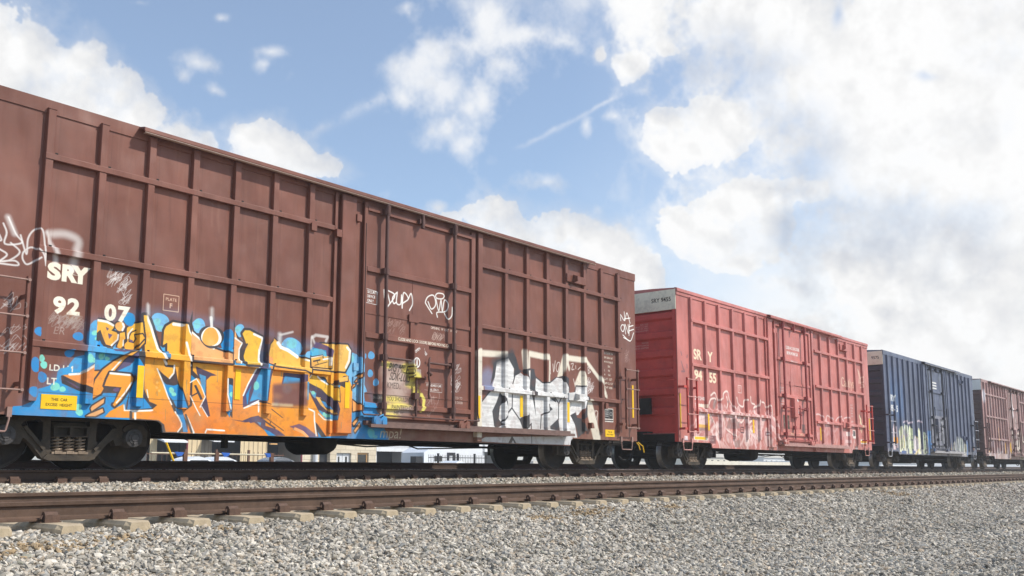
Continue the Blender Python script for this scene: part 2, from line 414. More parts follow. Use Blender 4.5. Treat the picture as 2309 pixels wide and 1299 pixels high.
def stones():
    rng = np.random.default_rng(11)
    zones = [  # x0, x1, y0, y1, count, size
        (1.5, 9, 5.2, 8.45, 33000, .0195), (9, 17, 5.2, 8.45, 27000, .0215), (17, 32, 4.5, 8.45, 30000, .024), (32, 75, 3.0, 8.45, 17000, .050),
        (6, 14, 1.4, 5.2, 38000, .0175), (14, 32, 1.0, 5.2, 42000, .0225), (3, 12, 8.45, 10.2, 2600, .03),
        (3.5, 12, 10.2, 13.15, 16000, .027), (12, 28, 10.2, 13.15, 19000, .028), (28, 70, 10.2, 13.15, 15000, .036)]
    P, SZ = [], []
    for x0, x1, y0, y1, k, s in zones:
        x = rng.uniform(x0, x1, k); y = rng.uniform(y0, y1, k)
        P.append(np.stack([x, y], 1)); SZ.append(s*np.exp(rng.normal(0, .32, k)))
    P = np.concatenate(P); SZ = np.minimum(np.clip(np.concatenate(SZ), .010, .075), np.interp(P[:, 0], [4, 10, 25, 60], [.029, .036, .05, .07]))
    # keep the sleepers' tops and rail feet clear
    ph = ((P[:, 0] - SLEEPER_X0_NEAR + .31) % SLEEPER_STEP) - .31
    on = (np.abs(ph) < .15) & (P[:, 1] > 8.02) & (P[:, 1] < 10.6)
    rail = (np.abs(P[:, 1] - 8.6) < .1) | (np.abs(P[:, 1] - 10.1) < .1)
    keep = ~(on & (rng.random(len(P)) > .03)) & ~rail
    P, SZ = P[keep], SZ[keep]; n = len(P)
    t = (1 + 5**.5)/2
    ico = np.array([(-1, t, 0), (1, t, 0), (-1, -t, 0), (1, -t, 0), (0, -1, t), (0, 1, t), (0, -1, -t), (0, 1, -t), (t, 0, -1), (t, 0, 1), (-t, 0, -1), (-t, 0, 1)])/math.hypot(1, t)
    fac = np.array([(0, 11, 5), (0, 5, 1), (0, 1, 7), (0, 7, 10), (0, 10, 11), (1, 5, 9), (5, 11, 4), (11, 10, 2), (10, 7, 6), (7, 1, 8), (3, 9, 4), (3, 4, 2), (3, 2, 6), (3, 6, 8), (3, 8, 9), (4, 9, 5), (2, 4, 11), (6, 2, 10), (8, 6, 7), (9, 8, 1)])
    V = ico[None]*rng.uniform(.6, 1.3, (n, 12, 1))
    V = V*np.stack([rng.uniform(.8, 1.45, n), rng.uniform(.7, 1.15, n), rng.uniform(.42, .72, n)], 1)[:, None]
    a, b_, c = rng.uniform(0, 6.28, n), rng.normal(0, .5, n), rng.normal(0, .5, n)
    ca, sa, cb, sb, cc, sc = np.cos(a), np.sin(a), np.cos(b_), np.sin(b_), np.cos(c), np.sin(c)
    Rz = np.zeros((n, 3, 3)); Rz[:, 0, 0] = ca; Rz[:, 0, 1] = -sa; Rz[:, 1, 0] = sa; Rz[:, 1, 1] = ca; Rz[:, 2, 2] = 1
    Ry = np.zeros((n, 3, 3)); Ry[:, 0, 0] = cb; Ry[:, 0, 2] = sb; Ry[:, 2, 0] = -sb; Ry[:, 2, 2] = cb; Ry[:, 1, 1] = 1
    Rx = np.zeros((n, 3, 3)); Rx[:, 1, 1] = cc; Rx[:, 1, 2] = -sc; Rx[:, 2, 1] = sc; Rx[:, 2, 2] = cc; Rx[:, 0, 0] = 1
    V = np.einsum('nij,nkj->nki', Rz @ Ry @ Rx, V)*SZ[:, None, None]
    z = bed_z(P[:, 1]) + SZ*rng.uniform(-.15, .75, n)
    V += np.stack([P[:, 0], P[:, 1], z], 1)[:, None]
    # stone colours: mixed greys, some blue-grey, tan, and rusty patches beside the sleepers
    base = np.array([lin(c) for c in [(206, 202, 196), (184, 180, 174), (160, 156, 150), (222, 218, 212), (136, 134, 130), (120, 122, 124), (152, 156, 160), (198, 182, 164), (176, 158, 138), (96, 98, 100), (186, 178, 172), (146, 150, 140)]])
    pr = np.array([.19, .2, .16, .11, .08, .05, .05, .055, .03, .025, .03, .02]); pr /= pr.sum()
    tone = base[rng.choice(len(base), n, p=pr)]*rng.uniform(.82, 1.12, (n, 1))
    patches = [(3.35, 7.6, .32), (4.1, 7.75, .22), (2.75, 7.5, .3), (9.6, 7.4, .3), (10.7, 7.55, .4), (11.5, 7.7, .22), (13.1, 7.6, .3), (24, 7.5, .6), (5.2, 7.85, .14)]
    for (px, py, r) in patches:
        d = np.hypot(P[:, 0] - px, (P[:, 1] - py)*1.6)/r
        hit = rng.random(n) < .95*np.exp(-d*d*1.1)
        tone[hit] = np.array(lin((176, 147, 104)))*rng.uniform(.55, 1.15, (hit.sum(), 1))
    dusty = (P[:, 1] > 8.3) & (rng.random(n) < .35)
    tone[dusty] = tone[dusty]*np.array([1.0, .94, .86])
    tone = tone*.62 + .38*np.array(lin((176, 170, 160)))*(tone.mean(1, keepdims=True)/tone.mean())**.35
    tone *= np.array([1.0, .965, .895])
    blot = sum(np.sin(P[:, 0]*a_ + P[:, 1]*b__ + c__) for a_, b__, c__ in ((1.3, 2.1, .3), (.7, -1.9, 2.0), (2.9, 1.1, 4.0), (.31, .9, 1.0)))/4
    tone *= (1 + .14*blot)[:, None]
    me = bpy.data.meshes.new('gravel')
    nf = n*20
    me.vertices.add(n*12); me.vertices.foreach_set('co', V.astype(np.float32).ravel())
    F = (fac[None] + (np.arange(n)*12)[:, None, None]).astype(np.int32).ravel()
    me.loops.add(nf*3); me.loops.foreach_set('vertex_index', F)
    me.polygons.add(nf); me.polygons.foreach_set('loop_start', np.arange(0, nf*3, 3, dtype=np.int32))
    me.update(calc_edges=True)
    at_ = me.attributes.new('tone', 'FLOAT_COLOR', 'POINT')
    at_.data.foreach_set('color', np.repeat(np.concatenate([np.clip(tone, 0, .85), np.ones((n, 1))], 1), 12, 0).astype(np.float32).ravel())
    me.polygons.foreach_set('use_smooth', np.zeros(nf, dtype=bool))
    me.materials.append(M['stone'])
    o = bpy.data.objects.new('gravel', me); COL.objects.link(o)
    return tag(o, 'crushed grey ballast stones heaped along and between the tracks', 'gravel', kind='stuff')

SLEEPER_STEP = 0.622
SLEEPER_X0_NEAR = at(112, 1168, 8.5)[0]
SLEEPER_X0_FAR = at(30, 1083, 13.15)[0]
stones()

# ------------------------------------------------------------------ rails and sleepers
def rail_profile(y, top, h=.172, fy=1.0):
    s = [(-.031, 0), (-.0365, -.007), (-.035, -.036), (-.009, -.05), (-.008, -.13), (-.022, -.143), (-.070, -.158), (-.070, -.172)]
    left = [(y + a, top + b*h/.172) for a, b in s]; right = [(y - a, top + b*h/.172) for a, b in reversed(s)]
    return left + right
def rail(y, top, mats, label, h=.172):
    mb = MB(); prof = rail_profile(y, top, h)
    x = [-30, 5, 20, 40, 80, 160, 400]
    for a, b in zip(x[:-1], x[1:]):
        n = len(prof); v = [(a, p, q) for p, q in prof] + [(b, p, q) for p, q in prof]
        for i in range(n):
            mb.poly([v[i], v[(i + 1) % n], v[n + (i + 1) % n], v[n + i]], [(0, 1, 2, 3)], 1 if i in (n - 1, 0) else 0)
    return tag(mb.build('rail', mats), label, 'rail', 'rails of the three tracks')
rail(8.6, -.280, [M['rail_rust'], M['rail_rust']], 'brown rusty rail closest to the camera, clipped onto pale concrete sleepers')
rail(10.1, -.240, [M['rail_rust'], M['rail_rust']], 'brown rusty rail just behind the closest one, its head showing above it')
rail(13.25, -.003, [M['rail_dark'], M['rail_top']], 'dark rusty rail with shiny top under the near wheels of the boxcars', .18)
rail(14.75, -.003, [M['rail_dark'], M['rail_top']], 'rail under the far wheels of the boxcars, hidden in their shade', .18)
rail(18.0, .165, [M['rail_dark'], M['rail_dark']], 'dark shaded rail of the track behind the boxcars', .18)
rail(19.5, .160, [M['rail_dark'], M['rail_dark']], 'farthest rail, on the track beyond the boxcars', .18)

def sleeper_parts(y_rail, y_far, z_base, yc, label, group, far):
    L = 2.59; zt = z_base - .012
    # tapered concrete body along y with chamfered top edges and sloping end
    mb = MB(); secs = []
    for (yy, wt, wb, zz) in [(-L/2, .082, .105, zt - .012), (-L/2 + .055, .105, .14, zt), (-L/2 + .8, .10, .14, zt), (-.35, .085, .125, zt - .03), (.35, .085, .125, zt - .03), (L/2 - .8, .10, .14, zt), (L/2 - .055, .105, .14, zt), (L/2, .082, .105, zt - .012)]:
        secs.append([(-wb, yy, zt - .22), (-wb + .012, yy, zz - .035), (-wt, yy, zz), (wt, yy, zz), (wb - .012, yy, zz - .035), (wb, yy, zt - .22)])
    v = [p for s in secs for p in s]; f = []
    for i in range(len(secs) - 1):
        for k in range(6):
            k2 = (k + 1) % 6; f.append((i*6 + k, i*6 + k2, (i + 1)*6 + k2, (i + 1)*6 + k))
    f += [tuple(range(6))[::-1], tuple(range(len(v) - 6, len(v)))]
    mb.poly(v, f)
    body = mb.build('sleeper', M['concrete'])
    tag(body, label, 'sleeper', group)
    cl = MB()
    yr = y_rail - yc
    cl.tube([(-.052, yr - .092, z_base + .048), (.062, yr - .092, z_base + .048)], .036, 12)
    cl.tube([(-.085, yr - .115, z_base + .02), (-.06, yr - .10, z_base + .045), (-.035, yr - .06, z_base + .035)], .012, 6)
    cl.box(-.06, .07, yr - .15, yr - .115, z_base - .012, z_base + .055)
    cl.box(-.09, .10, yr - .125, yr + .09, z_base - .012, z_base - .001)
    clip = cl.build('rail_clip', M['clip'], body)
    if not far:
        c2 = MB(); yr2 = y_far - yc
        c2.tube([(-.052, yr2 - .092, z_base + .088), (.062, yr2 - .092, z_base + .088)], .036, 10)
        c2.box(-.06, .07, yr2 - .15, yr2 - .115, z_base - .012, z_base + .09)
        c2.build('rail_clip', M['clip'], body)
    return body

def lay(proto, x0, yc, n, jitter, rng):
    for i in range(n):
        o = proto if i == 0 else copy_tree(proto)
        o.location = (x0 + (i - 2)*SLEEPER_STEP + rng.uniform(-1, 1)*jitter, yc, rng.uniform(-.006, .004))
        o.rotation_euler = (0, 0, rng.uniform(-.012, .012))
rs = random.Random(5)
lay(sleeper_parts(8.6, 10.1, -.452, 9.35, 'pale concrete sleeper under the nearest track, its blunt end poking out of the ballast', 'concrete sleepers of the nearest track', False), SLEEPER_X0_NEAR, 9.35, 190, .012, rs)
lay(sleeper_parts(13.25, 14.75, -.183, 14.0, 'concrete sleeper under the boxcars, buried in ballast up to its top', 'concrete sleepers under the boxcars', True), SLEEPER_X0_FAR, 14.0, 150, .02, rs)

# ------------------------------------------------------------------ painted markings: a canvas in metres on the side of a car
class Canvas:
    def __init__(self, x0, x1, z0, z1, ppm):
        self.x0, self.x1, self.z0, self.z1, self.p = x0, x1, z0, z1, ppm
        self.w, self.h = int((x1 - x0)*ppm), int((z1 - z0)*ppm)
        self.rgb = np.zeros((self.h, self.w, 3), np.float32); self.a = np.zeros((self.h, self.w), np.float32)
        self.rng = np.random.default_rng(1)
    def _box(self, P, pad):
        lo = np.floor((P.min(0) - (self.x0, self.z0))*self.p - pad).astype(int); hi = np.ceil((P.max(0) - (self.x0, self.z0))*self.p + pad).astype(int)
        c0, r0 = max(lo[0], 0), max(lo[1], 0); c1, r1 = min(hi[0] + 1, self.w), min(hi[1] + 1, self.h)
        return c0, c1, r0, r1
    def _put(self, box, m, col):
        c0, c1, r0, r1 = box
        A = self.a[r0:r1, c0:c1]; C = self.rgb[r0:r1, c0:c1]
        if callable(col):
            Z = (self.z0 + (np.arange(r0, r1) + .5)/self.p)[:, None]; X = (self.x0 + (np.arange(c0, c1) + .5)/self.p)[None]
            cc = col(X, Z)
        else: cc = np.array(col, np.float32)/255.0
        na = m + A*(1 - m)
        C[:] = np.where(na[..., None] > 1e-4, (cc*m[..., None] + C*(A*(1 - m))[..., None])/np.maximum(na, 1e-4)[..., None], C)
        A[:] = na
    def _fill(self, E, box, ss=3):
        c0, c1, r0, r1 = box; H, W = (r1 - r0)*ss, (c1 - c0)*ss
        if H <= 0 or W <= 0: return None
        m = np.zeros((H, W), bool)
        xs = self.x0 + (c0 + (np.arange(W) + .5)/ss)/self.p; zs = self.z0 + (r0 + (np.arange(H) + .5)/ss)/self.p
        for ax, az, bx, bz in E:
            if az == bz: continue
            if az > bz: ax, az, bx, bz = bx, bz, ax, az
            i0, i1 = np.searchsorted(zs, az, 'right'), np.searchsorted(zs, bz, 'right')
            if i1 <= i0: continue
            xi = ax + (zs[i0:i1] - az)*(bx - ax)/(bz - az)
            m[i0:i1] ^= xs[None] > xi[:, None]
        return m.reshape(r1 - r0, ss, c1 - c0, ss).mean((1, 3)).astype(np.float32)
    def poly(self, pts, col, alpha=1.0):
        P = np.array(pts, float); box = self._box(P, 1)
        E = np.concatenate([P, np.roll(P, -1, 0)], 1)
        m = self._fill(E, box)
        if m is not None: self._put(box, m*alpha, col)
    def curve(self, pts, w, col, alpha=1.0, soft=0.0):              # freehand stroke through the points
        p = np.array(pts, float)
        if len(p) < 3: return self.line(pts, w, col, alpha, soft)
        q = np.concatenate([[2*p[0] - p[1]], p, [2*p[-1] - p[-2]]]); out = []
        for i in range(1, len(q) - 2):
            a, b, c, d = q[i - 1], q[i], q[i + 1], q[i + 2]
            for t in (0, .2, .4, .6, .8): out.append(.5*(2*b + (c - a)*t + (2*a - 5*b + 4*c - d)*t*t + (3*b - a - 3*c + d)*t**3))
        out.append(p[-1]); self.line(out, w, col, alpha, soft)
    def line(self, pts, w, col, alpha=1.0, soft=0.0, closed=False):
        P = np.array(list(pts) + ([pts[0]] if closed else []), float); pad = (w/2 + soft)*self.p + 2; box = self._box(P, pad)
        c0, c1, r0, r1 = box
        if c1 <= c0 or r1 <= r0: return
        X = (self.x0 + (np.arange(c0, c1) + .5)/self.p)[None]; Z = (self.z0 + (np.arange(r0, r1) + .5)/self.p)[:, None]
        D = np.full((r1 - r0, c1 - c0), 1e9)
        for (ax, az), (bx, bz) in zip(P[:-1], P[1:]):
            dx, dz = bx - ax, bz - az; L = dx*dx + dz*dz + 1e-12
            t = np.clip(((X - ax)*dx + (Z - az)*dz)/L, 0, 1)
            D = np.minimum(D, (X - ax - t*dx)**2 + (Z - az - t*dz)**2)
        D = np.sqrt(D); s = soft + .6/self.p
        m = np.clip((w/2 + s/2 - D)/s, 0, 1)
        if soft: m = m*m*(3 - 2*m)
        self._put(box, (m*alpha).astype(np.float32), col)
    def ell(self, cx, cz, rx, rz, col, alpha=1.0, soft=0.0, rot=0.0):
        if soft:
            P = np.array([(cx - rx - soft, cz - rz - soft), (cx + rx + soft, cz + rz + soft)]); box = self._box(P, 1); c0, c1, r0, r1 = box
            if c1 <= c0 or r1 <= r0: return
            X = (self.x0 + (np.arange(c0, c1) + .5)/self.p)[None] - cx; Z = (self.z0 + (np.arange(r0, r1) + .5)/self.p)[:, None] - cz
            d = np.sqrt((X/rx)**2 + (Z/rz)**2); s = soft/min(rx, rz)
            m = np.clip((1 + s/2 - d)/s, 0, 1); self._put(box, (m*m*(3 - 2*m)*alpha).astype(np.float32), col)
        else:
            c, s = math.cos(rot), math.sin(rot)
            self.poly([(cx + rx*math.cos(t)*c - rz*math.sin(t)*s, cz + rx*math.cos(t)*s + rz*math.sin(t)*c) for t in [2*math.pi*k/28 for k in range(28)]], col, alpha)
    def text(self, s, x, z, h, col, alpha=1.0, bold=0.0, xs=1.0, align='LEFT', shear=0.0, rot=0.0):
        E = text_edges(s, bold)
        if E is None: return
        E = E.copy(); E[:, [0, 2]] *= h*xs; E[:, [1, 3]] *= h
        if align == 'CENTER': E[:, [0, 2]] -= (E[:, [0, 2]].max() + E[:, [0, 2]].min())/2
        E[:, 0] += shear*E[:, 1]; E[:, 2] += shear*E[:, 3]
        c, q = math.cos(rot), math.sin(rot); A = E.copy()
        A[:, 0], A[:, 1], A[:, 2], A[:, 3] = E[:, 0]*c - E[:, 1]*q + x, E[:, 0]*q + E[:, 1]*c + z, E[:, 2]*c - E[:, 3]*q + x, E[:, 2]*q + E[:, 3]*c + z
        P = A.reshape(-1, 2); box = self._box(P, 1); m = self._fill(A, box)
        if m is not None: self._put(box, m*alpha, col)
    def scrape(self, amt, cell, seed, x0=None, x1=None, z0=None, z1=None):   # paint worn away in patches
        r = np.random.default_rng(seed); n = fbm(self.h, self.w, cell, 4, r, .6)
        k = 1 - amt*smooth(n, 0.0, .5)
        sl = (slice(int(((z0 or self.z0) - self.z0)*self.p), int(((z1 or self.z1) - self.z0)*self.p)), slice(int(((x0 or self.x0) - self.x0)*self.p), int(((x1 or self.x1) - self.x0)*self.p)))
        self.a[sl] *= k[sl]
    def image(self, name):
        return make_image(name, np.concatenate([self.rgb, self.a[..., None]], -1), 'sRGB')

_txt = {}
def text_mesh(s, bold):
    cu = bpy.data.curves.new('lettering', 'FONT'); cu.body = s; cu.size = 1.0; cu.offset = bold; cu.resolution_u = 4
    ob = bpy.data.objects.new('lettering', cu); COL.objects.link(ob)
    dg = bpy.context.evaluated_depsgraph_get(); me = bpy.data.meshes.new_from_object(ob.evaluated_get(dg))
    bpy.data.objects.remove(ob); bpy.data.curves.remove(cu)
    return me
CAP = None
def text_edges(s, bold):                                           # outline edges of a text, capital height = 1
    global CAP
    if CAP is None:
        me = text_mesh('H', 0); CAP = max(v.co.y for v in me.vertices); bpy.data.meshes.remove(me)
    if (s, bold) not in _txt:
        me = text_mesh(s, bold); cnt = {}
        for p in me.polygons:
            for k in p.edge_keys: cnt[k] = cnt.get(k, 0) + 1
        E = [(*me.vertices[a].co[:2], *me.vertices[b].co[:2]) for (a, b), c in cnt.items() if c == 1]
        bpy.data.meshes.remove(me)
        _txt[(s, bold)] = np.array(E)/CAP if E else None
    return _txt[(s, bold)]

def crop(ox, oy, w, ow, Y=12.55):                                   # points read off an enlarged crop of the photograph -> side of the train
    k = w/ow
    def f(*pts): return [at(ox + x*k, oy + y*k, Y) for x, y in pts]
    f.k = k
    return f
def circ(f, x, y, r, ry=None, n=26):
    ry = ry or r
    q = lambda t: 1 + .07*math.sin(2*t + x*.9) + .05*math.sin(3*t + y*1.7)   # hand-sprayed, not a true circle
    return f(*[(x + r*q(2*math.pi*i/n)*math.cos(2*math.pi*i/n), y + ry*q(2*math.pi*i/n)*math.sin(2*math.pi*i/n)) for i in range(n)])

CREAM, WHITE, DARK, PURPLE = (236, 226, 206), (238, 236, 230), (58, 54, 58), (100, 78, 118)
BLUE, LBLUE, AQUA = (24, 136, 198), (118, 180, 218), (128, 214, 196)
ORANGE, PEACH, YELLOW = (230, 144, 48), (230, 168, 108), (232, 180, 56)

def orange(X, Z):                                                  # sprayed fade from deep orange at the sill to yellow at the top
    t = np.clip((Z - .45)/1.55, 0, 1)[..., None]; u = (0.5 + 0.5*np.sin(X*2.1 + 1.3*np.sin(Z*3.1)))[..., None]
    c = np.array([224, 121, 42.])*(1 - t) + np.array([237, 168, 70.])*t + np.array([4, 14, -10.])*u
    return (np.clip(c, 0, 255)/255).astype(np.float32)
def blue_fade(X, Z):
    t = np.clip((Z - .6)/1.5, 0, 1)[..., None] + 0*X[..., None]
    return ((np.array([22, 134, 198.])*(1 - t) + np.array([88, 166, 212.])*t)/255).astype(np.float32)

def paint_brown_car():
    c = Canvas(4.4, 20.1, .45, 5.05, 150)
    G1, G2, G3, G4 = crop(50, 690, 300, 1443), crop(300, 690, 300, 1257), crop(560, 740, 300, 1443), crop(1050, 780, 320, 1807)
    G5, G6, D1, D2, Z5 = crop(0, 480, 260, 1126), crop(0, 760, 260, 1689), crop(780, 430, 330, 1299, 12.52), crop(780, 730, 330, 1531, 12.52), crop(1040, 500, 460, 1992)
    px = crop(0, 0, 1, 1)
    rr = np.random.default_rng(17)                                 # rust runs from the drain holes and faint sheet joints
    PO = [5.30, 6.04, 6.775, 7.49, 8.235, 8.97, 9.705, 14.905, 15.63, 16.35, 17.075, 17.795, 18.52, 19.255]
    for xr in PO:
        c.line([(xr + .085, .9), (xr + .085, 4.8)], .006, (78, 48, 40), .4, .006)
        for zb in (4.155, 2.875, 1.60):
            for _ in range(rr.integers(1, 4)):
                x = xr + rr.uniform(.02, .6); L_ = rr.uniform(.15, .8)
                c.curve([(x, zb), (x + rr.normal(0, .006), zb - L_*.5), (x + rr.normal(0, .01), zb - L_)], rr.uniform(.008, .028), [(84, 50, 38), (150, 112, 96), (70, 44, 36)][rr.integers(3)], rr.uniform(.12, .34), .03)
    for _ in range(26): 
        x, z = rr.uniform(5, 19.8), rr.uniform(.9, 4.7); c.ell(x, z, rr.uniform(.05, .3), rr.uniform(.05, .25), [(146, 104, 90), (100, 62, 50)][rr.integers(2)], rr.uniform(.05, .14), .12)
    # --- blue cloud behind the big piece
    c.poly(px((20, 932), (31, 916), (51, 915), (80, 902), (86, 894), (85, 877), (98, 874), (111, 870), (128, 858), (131, 841), (138, 832), (154, 828), (160, 818), (171, 805), (192, 800), (195, 777), (197, 750), (200, 733), (208, 724), (222, 720), (250, 730), (300, 760), (360, 780), (470, 780), (600, 800), (690, 800), (740, 830), (800, 840), (818, 880), (822, 905), (842, 910), (850, 930), (862, 950), (868, 965), (880, 992), (340, 986), (330, 960), (18, 940)), blue_fade)
    for x, y, r, ry, col in [(293, 719, 14, 15, BLUE), (363, 726, 20, 21, LBLUE), (449, 735, 15, 18, LBLUE), (542, 745, 11, 14, LBLUE), (512, 768, 12, 26, BLUE), (658, 784, 23, 24, LBLUE), (694, 803, 10, 11, LBLUE), (720, 800, 20, 20, BLUE)]:
        c.poly(circ(px, x, y, r, ry), col)
    c.poly(G3((1085, 275), (1130, 262), (1180, 280), (1215, 320), (1240, 400), (1245, 590), (1285, 690), (1240, 700), (1220, 900), (1050, 900), (1040, 460)), LBLUE)
    for x, y, rx, ry, rot in [(168, 280, 50, 52, 0), (615, 328, 56, 48, 0), (520, 512, 54, 42, 0), (132, 640, 58, 80, 0), (224, 770, 48, 62, 0), (112, 930, 56, 58, 0)]:
        c.poly(circ(G1, x, y, rx, ry), (44, 134, 196))
    for x, y, r, ry in [(1262, 302, 16, 26), (1328, 296, 34, 46), (1318, 492, 32, 40), (1378, 588, 30, 44)]:
        c.poly(circ(G3, x, y, r, ry), (92, 160, 206))
    for x, y, r, ry in [(222, 566, 32, 38), (243, 638, 40, 38), (770, 296, 34, 30), (785, 356, 18, 16), (725, 570, 36, 48), (762, 592, 28, 28), (870, 545, 38, 34), (930, 570, 26, 24), (366, 876, 50, 46), (445, 902, 38, 28), (610, 1092, 40, 34), (628, 1152, 42, 38)]:
        c.poly(circ(G1, x, y, r, ry), AQUA)
    for x, y, r, ry in [(235, 150, 36, 34), (262, 205, 30, 22), (612, 170, 34, 44), (1000, 215, 26, 30)]:
        c.poly(circ(G2, x, y, r, ry), AQUA, .6)
    for x, y, r, ry in [(480, 165, 60, 50), (750, 250, 60, 34), (1120, 330, 34, 50), (1340, 1140, 40, 50), (1385, 1180, 24, 20)]:
        c.poly(circ(G3, x, y, r, ry), AQUA, .55)
    def letter(f, pts, fill=orange, w=.085, dark=DARK):
        P = f(*pts); c.line(P, w, dark, closed=True); c.poly(P, dark); c.poly(P, fill)
    def hi(f, pts, w=.022, a=1.0): c.line(f(*pts), w, WHITE, a, .006)
    c.curve(px((60, 905), (90, 880), (140, 840), (190, 790), (200, 735), (250, 722), (360, 705), (450, 722), (540, 738), (657, 768), (720, 782), (805, 790), (822, 860), (850, 920)), .10, (70, 150, 200), .22, .22)
    # --- lower orange field
    c.poly(G2((0, 1000), (190, 975), (540, 900), (552, 510), (955, 560), (1170, 580), (1150, 640), (1090, 740), (1045, 850), (1045, 955), (1190, 900), (1257, 1000), (1257, 1225), (310, 1195), (300, 1120), (250, 1080), (0, 1062)), orange)
    c.poly(G3((0, 940), (110, 800), (190, 780), (230, 540), (210, 410), (640, 460), (680, 440), (1000, 470), (1050, 520), (1130, 720), (1130, 900), (1120, 1060), (1085, 1165), (720, 1180), (0, 1165)), orange)
    c.poly(G1((1110, 1060), (1115, 1130), (1410, 1130), (1443, 1170), (1443, 1225), (900, 1205), (960, 1140)), orange)
    # --- M, first leg
    letter(G2, [(85, 90), (135, 95), (165, 130), (190, 200), (215, 290), (245, 400), (285, 480), (325, 555), (400, 560), (395, 640), (350, 690), (300, 650), (235, 590), (285, 720), (330, 850), (395, 1000), (440, 1050), (468, 1130), (430, 1190), (315, 1190), (300, 1120), (250, 1080), (0, 1062), (0, 1000), (190, 975), (235, 935), (130, 890), (108, 760), (110, 700), (108, 600), (95, 440)])
    # --- M, second leg
    letter(G2, [(290, 370), (300, 230), (320, 190), (385, 150), (505, 175), (520, 240), (555, 300), (550, 440), (552, 600), (545, 830), (545, 930), (505, 960), (470, 880), (430, 740), (400, 560), (325, 555), (330, 480), (330, 345)], w=.07)
    c.poly(G2((235, 590), (300, 650), (350, 690), (395, 640), (400, 545), (430, 700), (480, 860), (520, 962), (500, 965), (415, 962), (375, 880), (330, 850)), DARK)
    c.poly(G2((270, 690), (320, 740), (390, 752), (436, 740), (470, 870), (500, 962), (418, 962), (385, 890), (345, 850)), BLUE)
    c.poly(circ(G2, 370, 796, 24, 30), AQUA); c.poly(circ(G2, 392, 832, 22, 22), AQUA)
    c.poly(G2((262, 425), (300, 430), (340, 430), (330, 545), (285, 480)), DARK); c.poly(G2((285, 440), (340, 425), (338, 490), (300, 488)), (62, 140, 190))
    c.poly(G2((370, 880), (400, 990), (440, 1050), (470, 1130), (440, 1190), (520, 1195), (525, 1110), (470, 1000), (420, 960)), DARK)
    c.poly(G2((405, 965), (470, 980), (500, 1090), (525, 1190), (480, 1192), (470, 1100), (430, 1030)), BLUE)
    hi(G2, [(140, 105), (175, 190), (205, 290), (240, 400), (285, 470), (322, 548)], .04); hi(G2, [(235, 592), (290, 725), (335, 850), (372, 930)]); hi(G2, [(405, 1000), (440, 1055), (465, 1110), (466, 1140), (430, 1188)]); hi(G2, [(390, 170), (470, 180)], .05)
    hi(G2, [(505, 185), (520, 245), (553, 305), (550, 400)]); hi(G2, [(490, 350), (520, 470), (548, 560)], .04); hi(G2, [(398, 560), (392, 632), (352, 682)], .025); hi(G2, [(138, 790), (150, 865)], .015); hi(G2, [(0, 995), (190, 985)], .025); hi(G2, [(22, 1000), (22, 1060)], .02)
    for x, y in [(165, 1055), (190, 1045), (180, 1000), (290, 1015), (300, 1050), (400, 1100), (385, 1140), (265, 1010), (370, 1000)]: c.poly(circ(G2, x, y, 14), (232, 138, 70), .7)
    for x, y in [(150, 320), (165, 270), (140, 300), (235, 720), (255, 800), (230, 770), (610, 400), (650, 360), (680, 390)]: c.poly(circ(G2, x, y, 13), (250, 206, 130), .5)
    # --- big I / L group
    c.poly(G2((545, 45), (552, 150), (580, 245), (560, 300), (545, 240), (520, 150)), DARK)
    letter(G2, [(545, 150), (570, 240), (640, 310), (770, 400), (925, 455), (925, 545), (555, 512), (558, 320)], PEACH, .06)
    hi(G2, [(568, 250), (640, 312), (770, 402)], .03)
    c.poly(circ(G2, 748, 290, 112, 112), DARK); c.poly(circ(G2, 748, 288, 92, 96), WHITE); c.poly(circ(G2, 738, 292, 82, 82), (238, 168, 76))
    hi(G2, [(745, 110), (750, 190)], .05, .8); c.line(G2((750, 30), (750, 120)), .06, WHITE, .5, .08)
    c.poly(G2((935, 125), (950, 200), (1000, 285), (1062, 352), (1040, 420), (1030, 545), (950, 545), (930, 460)), DARK)
    c.poly(G2((945, 205), (968, 215), (990, 305), (1042, 352), (1010, 410), (1005, 545), (955, 540), (942, 460)), PEACH); hi(G2, [(968, 300), (1038, 350), (1010, 405), (1004, 540)], .025)
    letter(G2, [(1040, 260), (1065, 228), (1110, 230), (1225, 295), (1235, 325), (1205, 400), (1195, 560), (1062, 552), (1052, 470), (1080, 370), (1060, 310)], YELLOW, .08)
    hi(G2, [(1150, 265), (1225, 300), (1230, 330), (1200, 420), (1192, 555)], .04)
    c.line(G2((1085, 360), (1045, 430), (1035, 545)), .03, DARK)
    c.poly(G2((600, 570), (800, 655), (740, 662), (700, 700), (700, 860), (735, 1040), (710, 1046), (640, 940), (690, 860), (655, 740), (612, 640)), (74, 62, 82)); c.poly(G2((632, 640), (695, 665), (690, 840), (652, 750)), (70, 150, 196))
    c.poly(G2((552, 590), (650, 690), (612, 682), (550, 720)), DARK); c.poly(G2((556, 650), (600, 690), (553, 712)), BLUE)
    hi(G2, [(548, 722), (606, 686), (652, 760), (690, 858), (640, 955)], .018); c.poly(G2((583, 750), (604, 745), (665, 878), (645, 890)), DARK); c.line(G2((560, 852), (620, 818)), .02, DARK); hi(G2, [(548, 848), (600, 960), (640, 1035)], .018); hi(G2, [(655, 950), (712, 1046)], .015)
    c.poly(G2((882, 680), (955, 690), (945, 1060), (900, 1000), (878, 880)), DARK); c.poly(G2((893, 742), (950, 760), (940, 990), (905, 962), (884, 880)), (64, 150, 200)); hi(G2, [(882, 690), (880, 840), (908, 975)], .022)
    c.poly(circ(G2, 915, 838, 20, 26), AQUA); c.poly(G2((880, 990), (925, 990), (922, 1055)), BLUE)
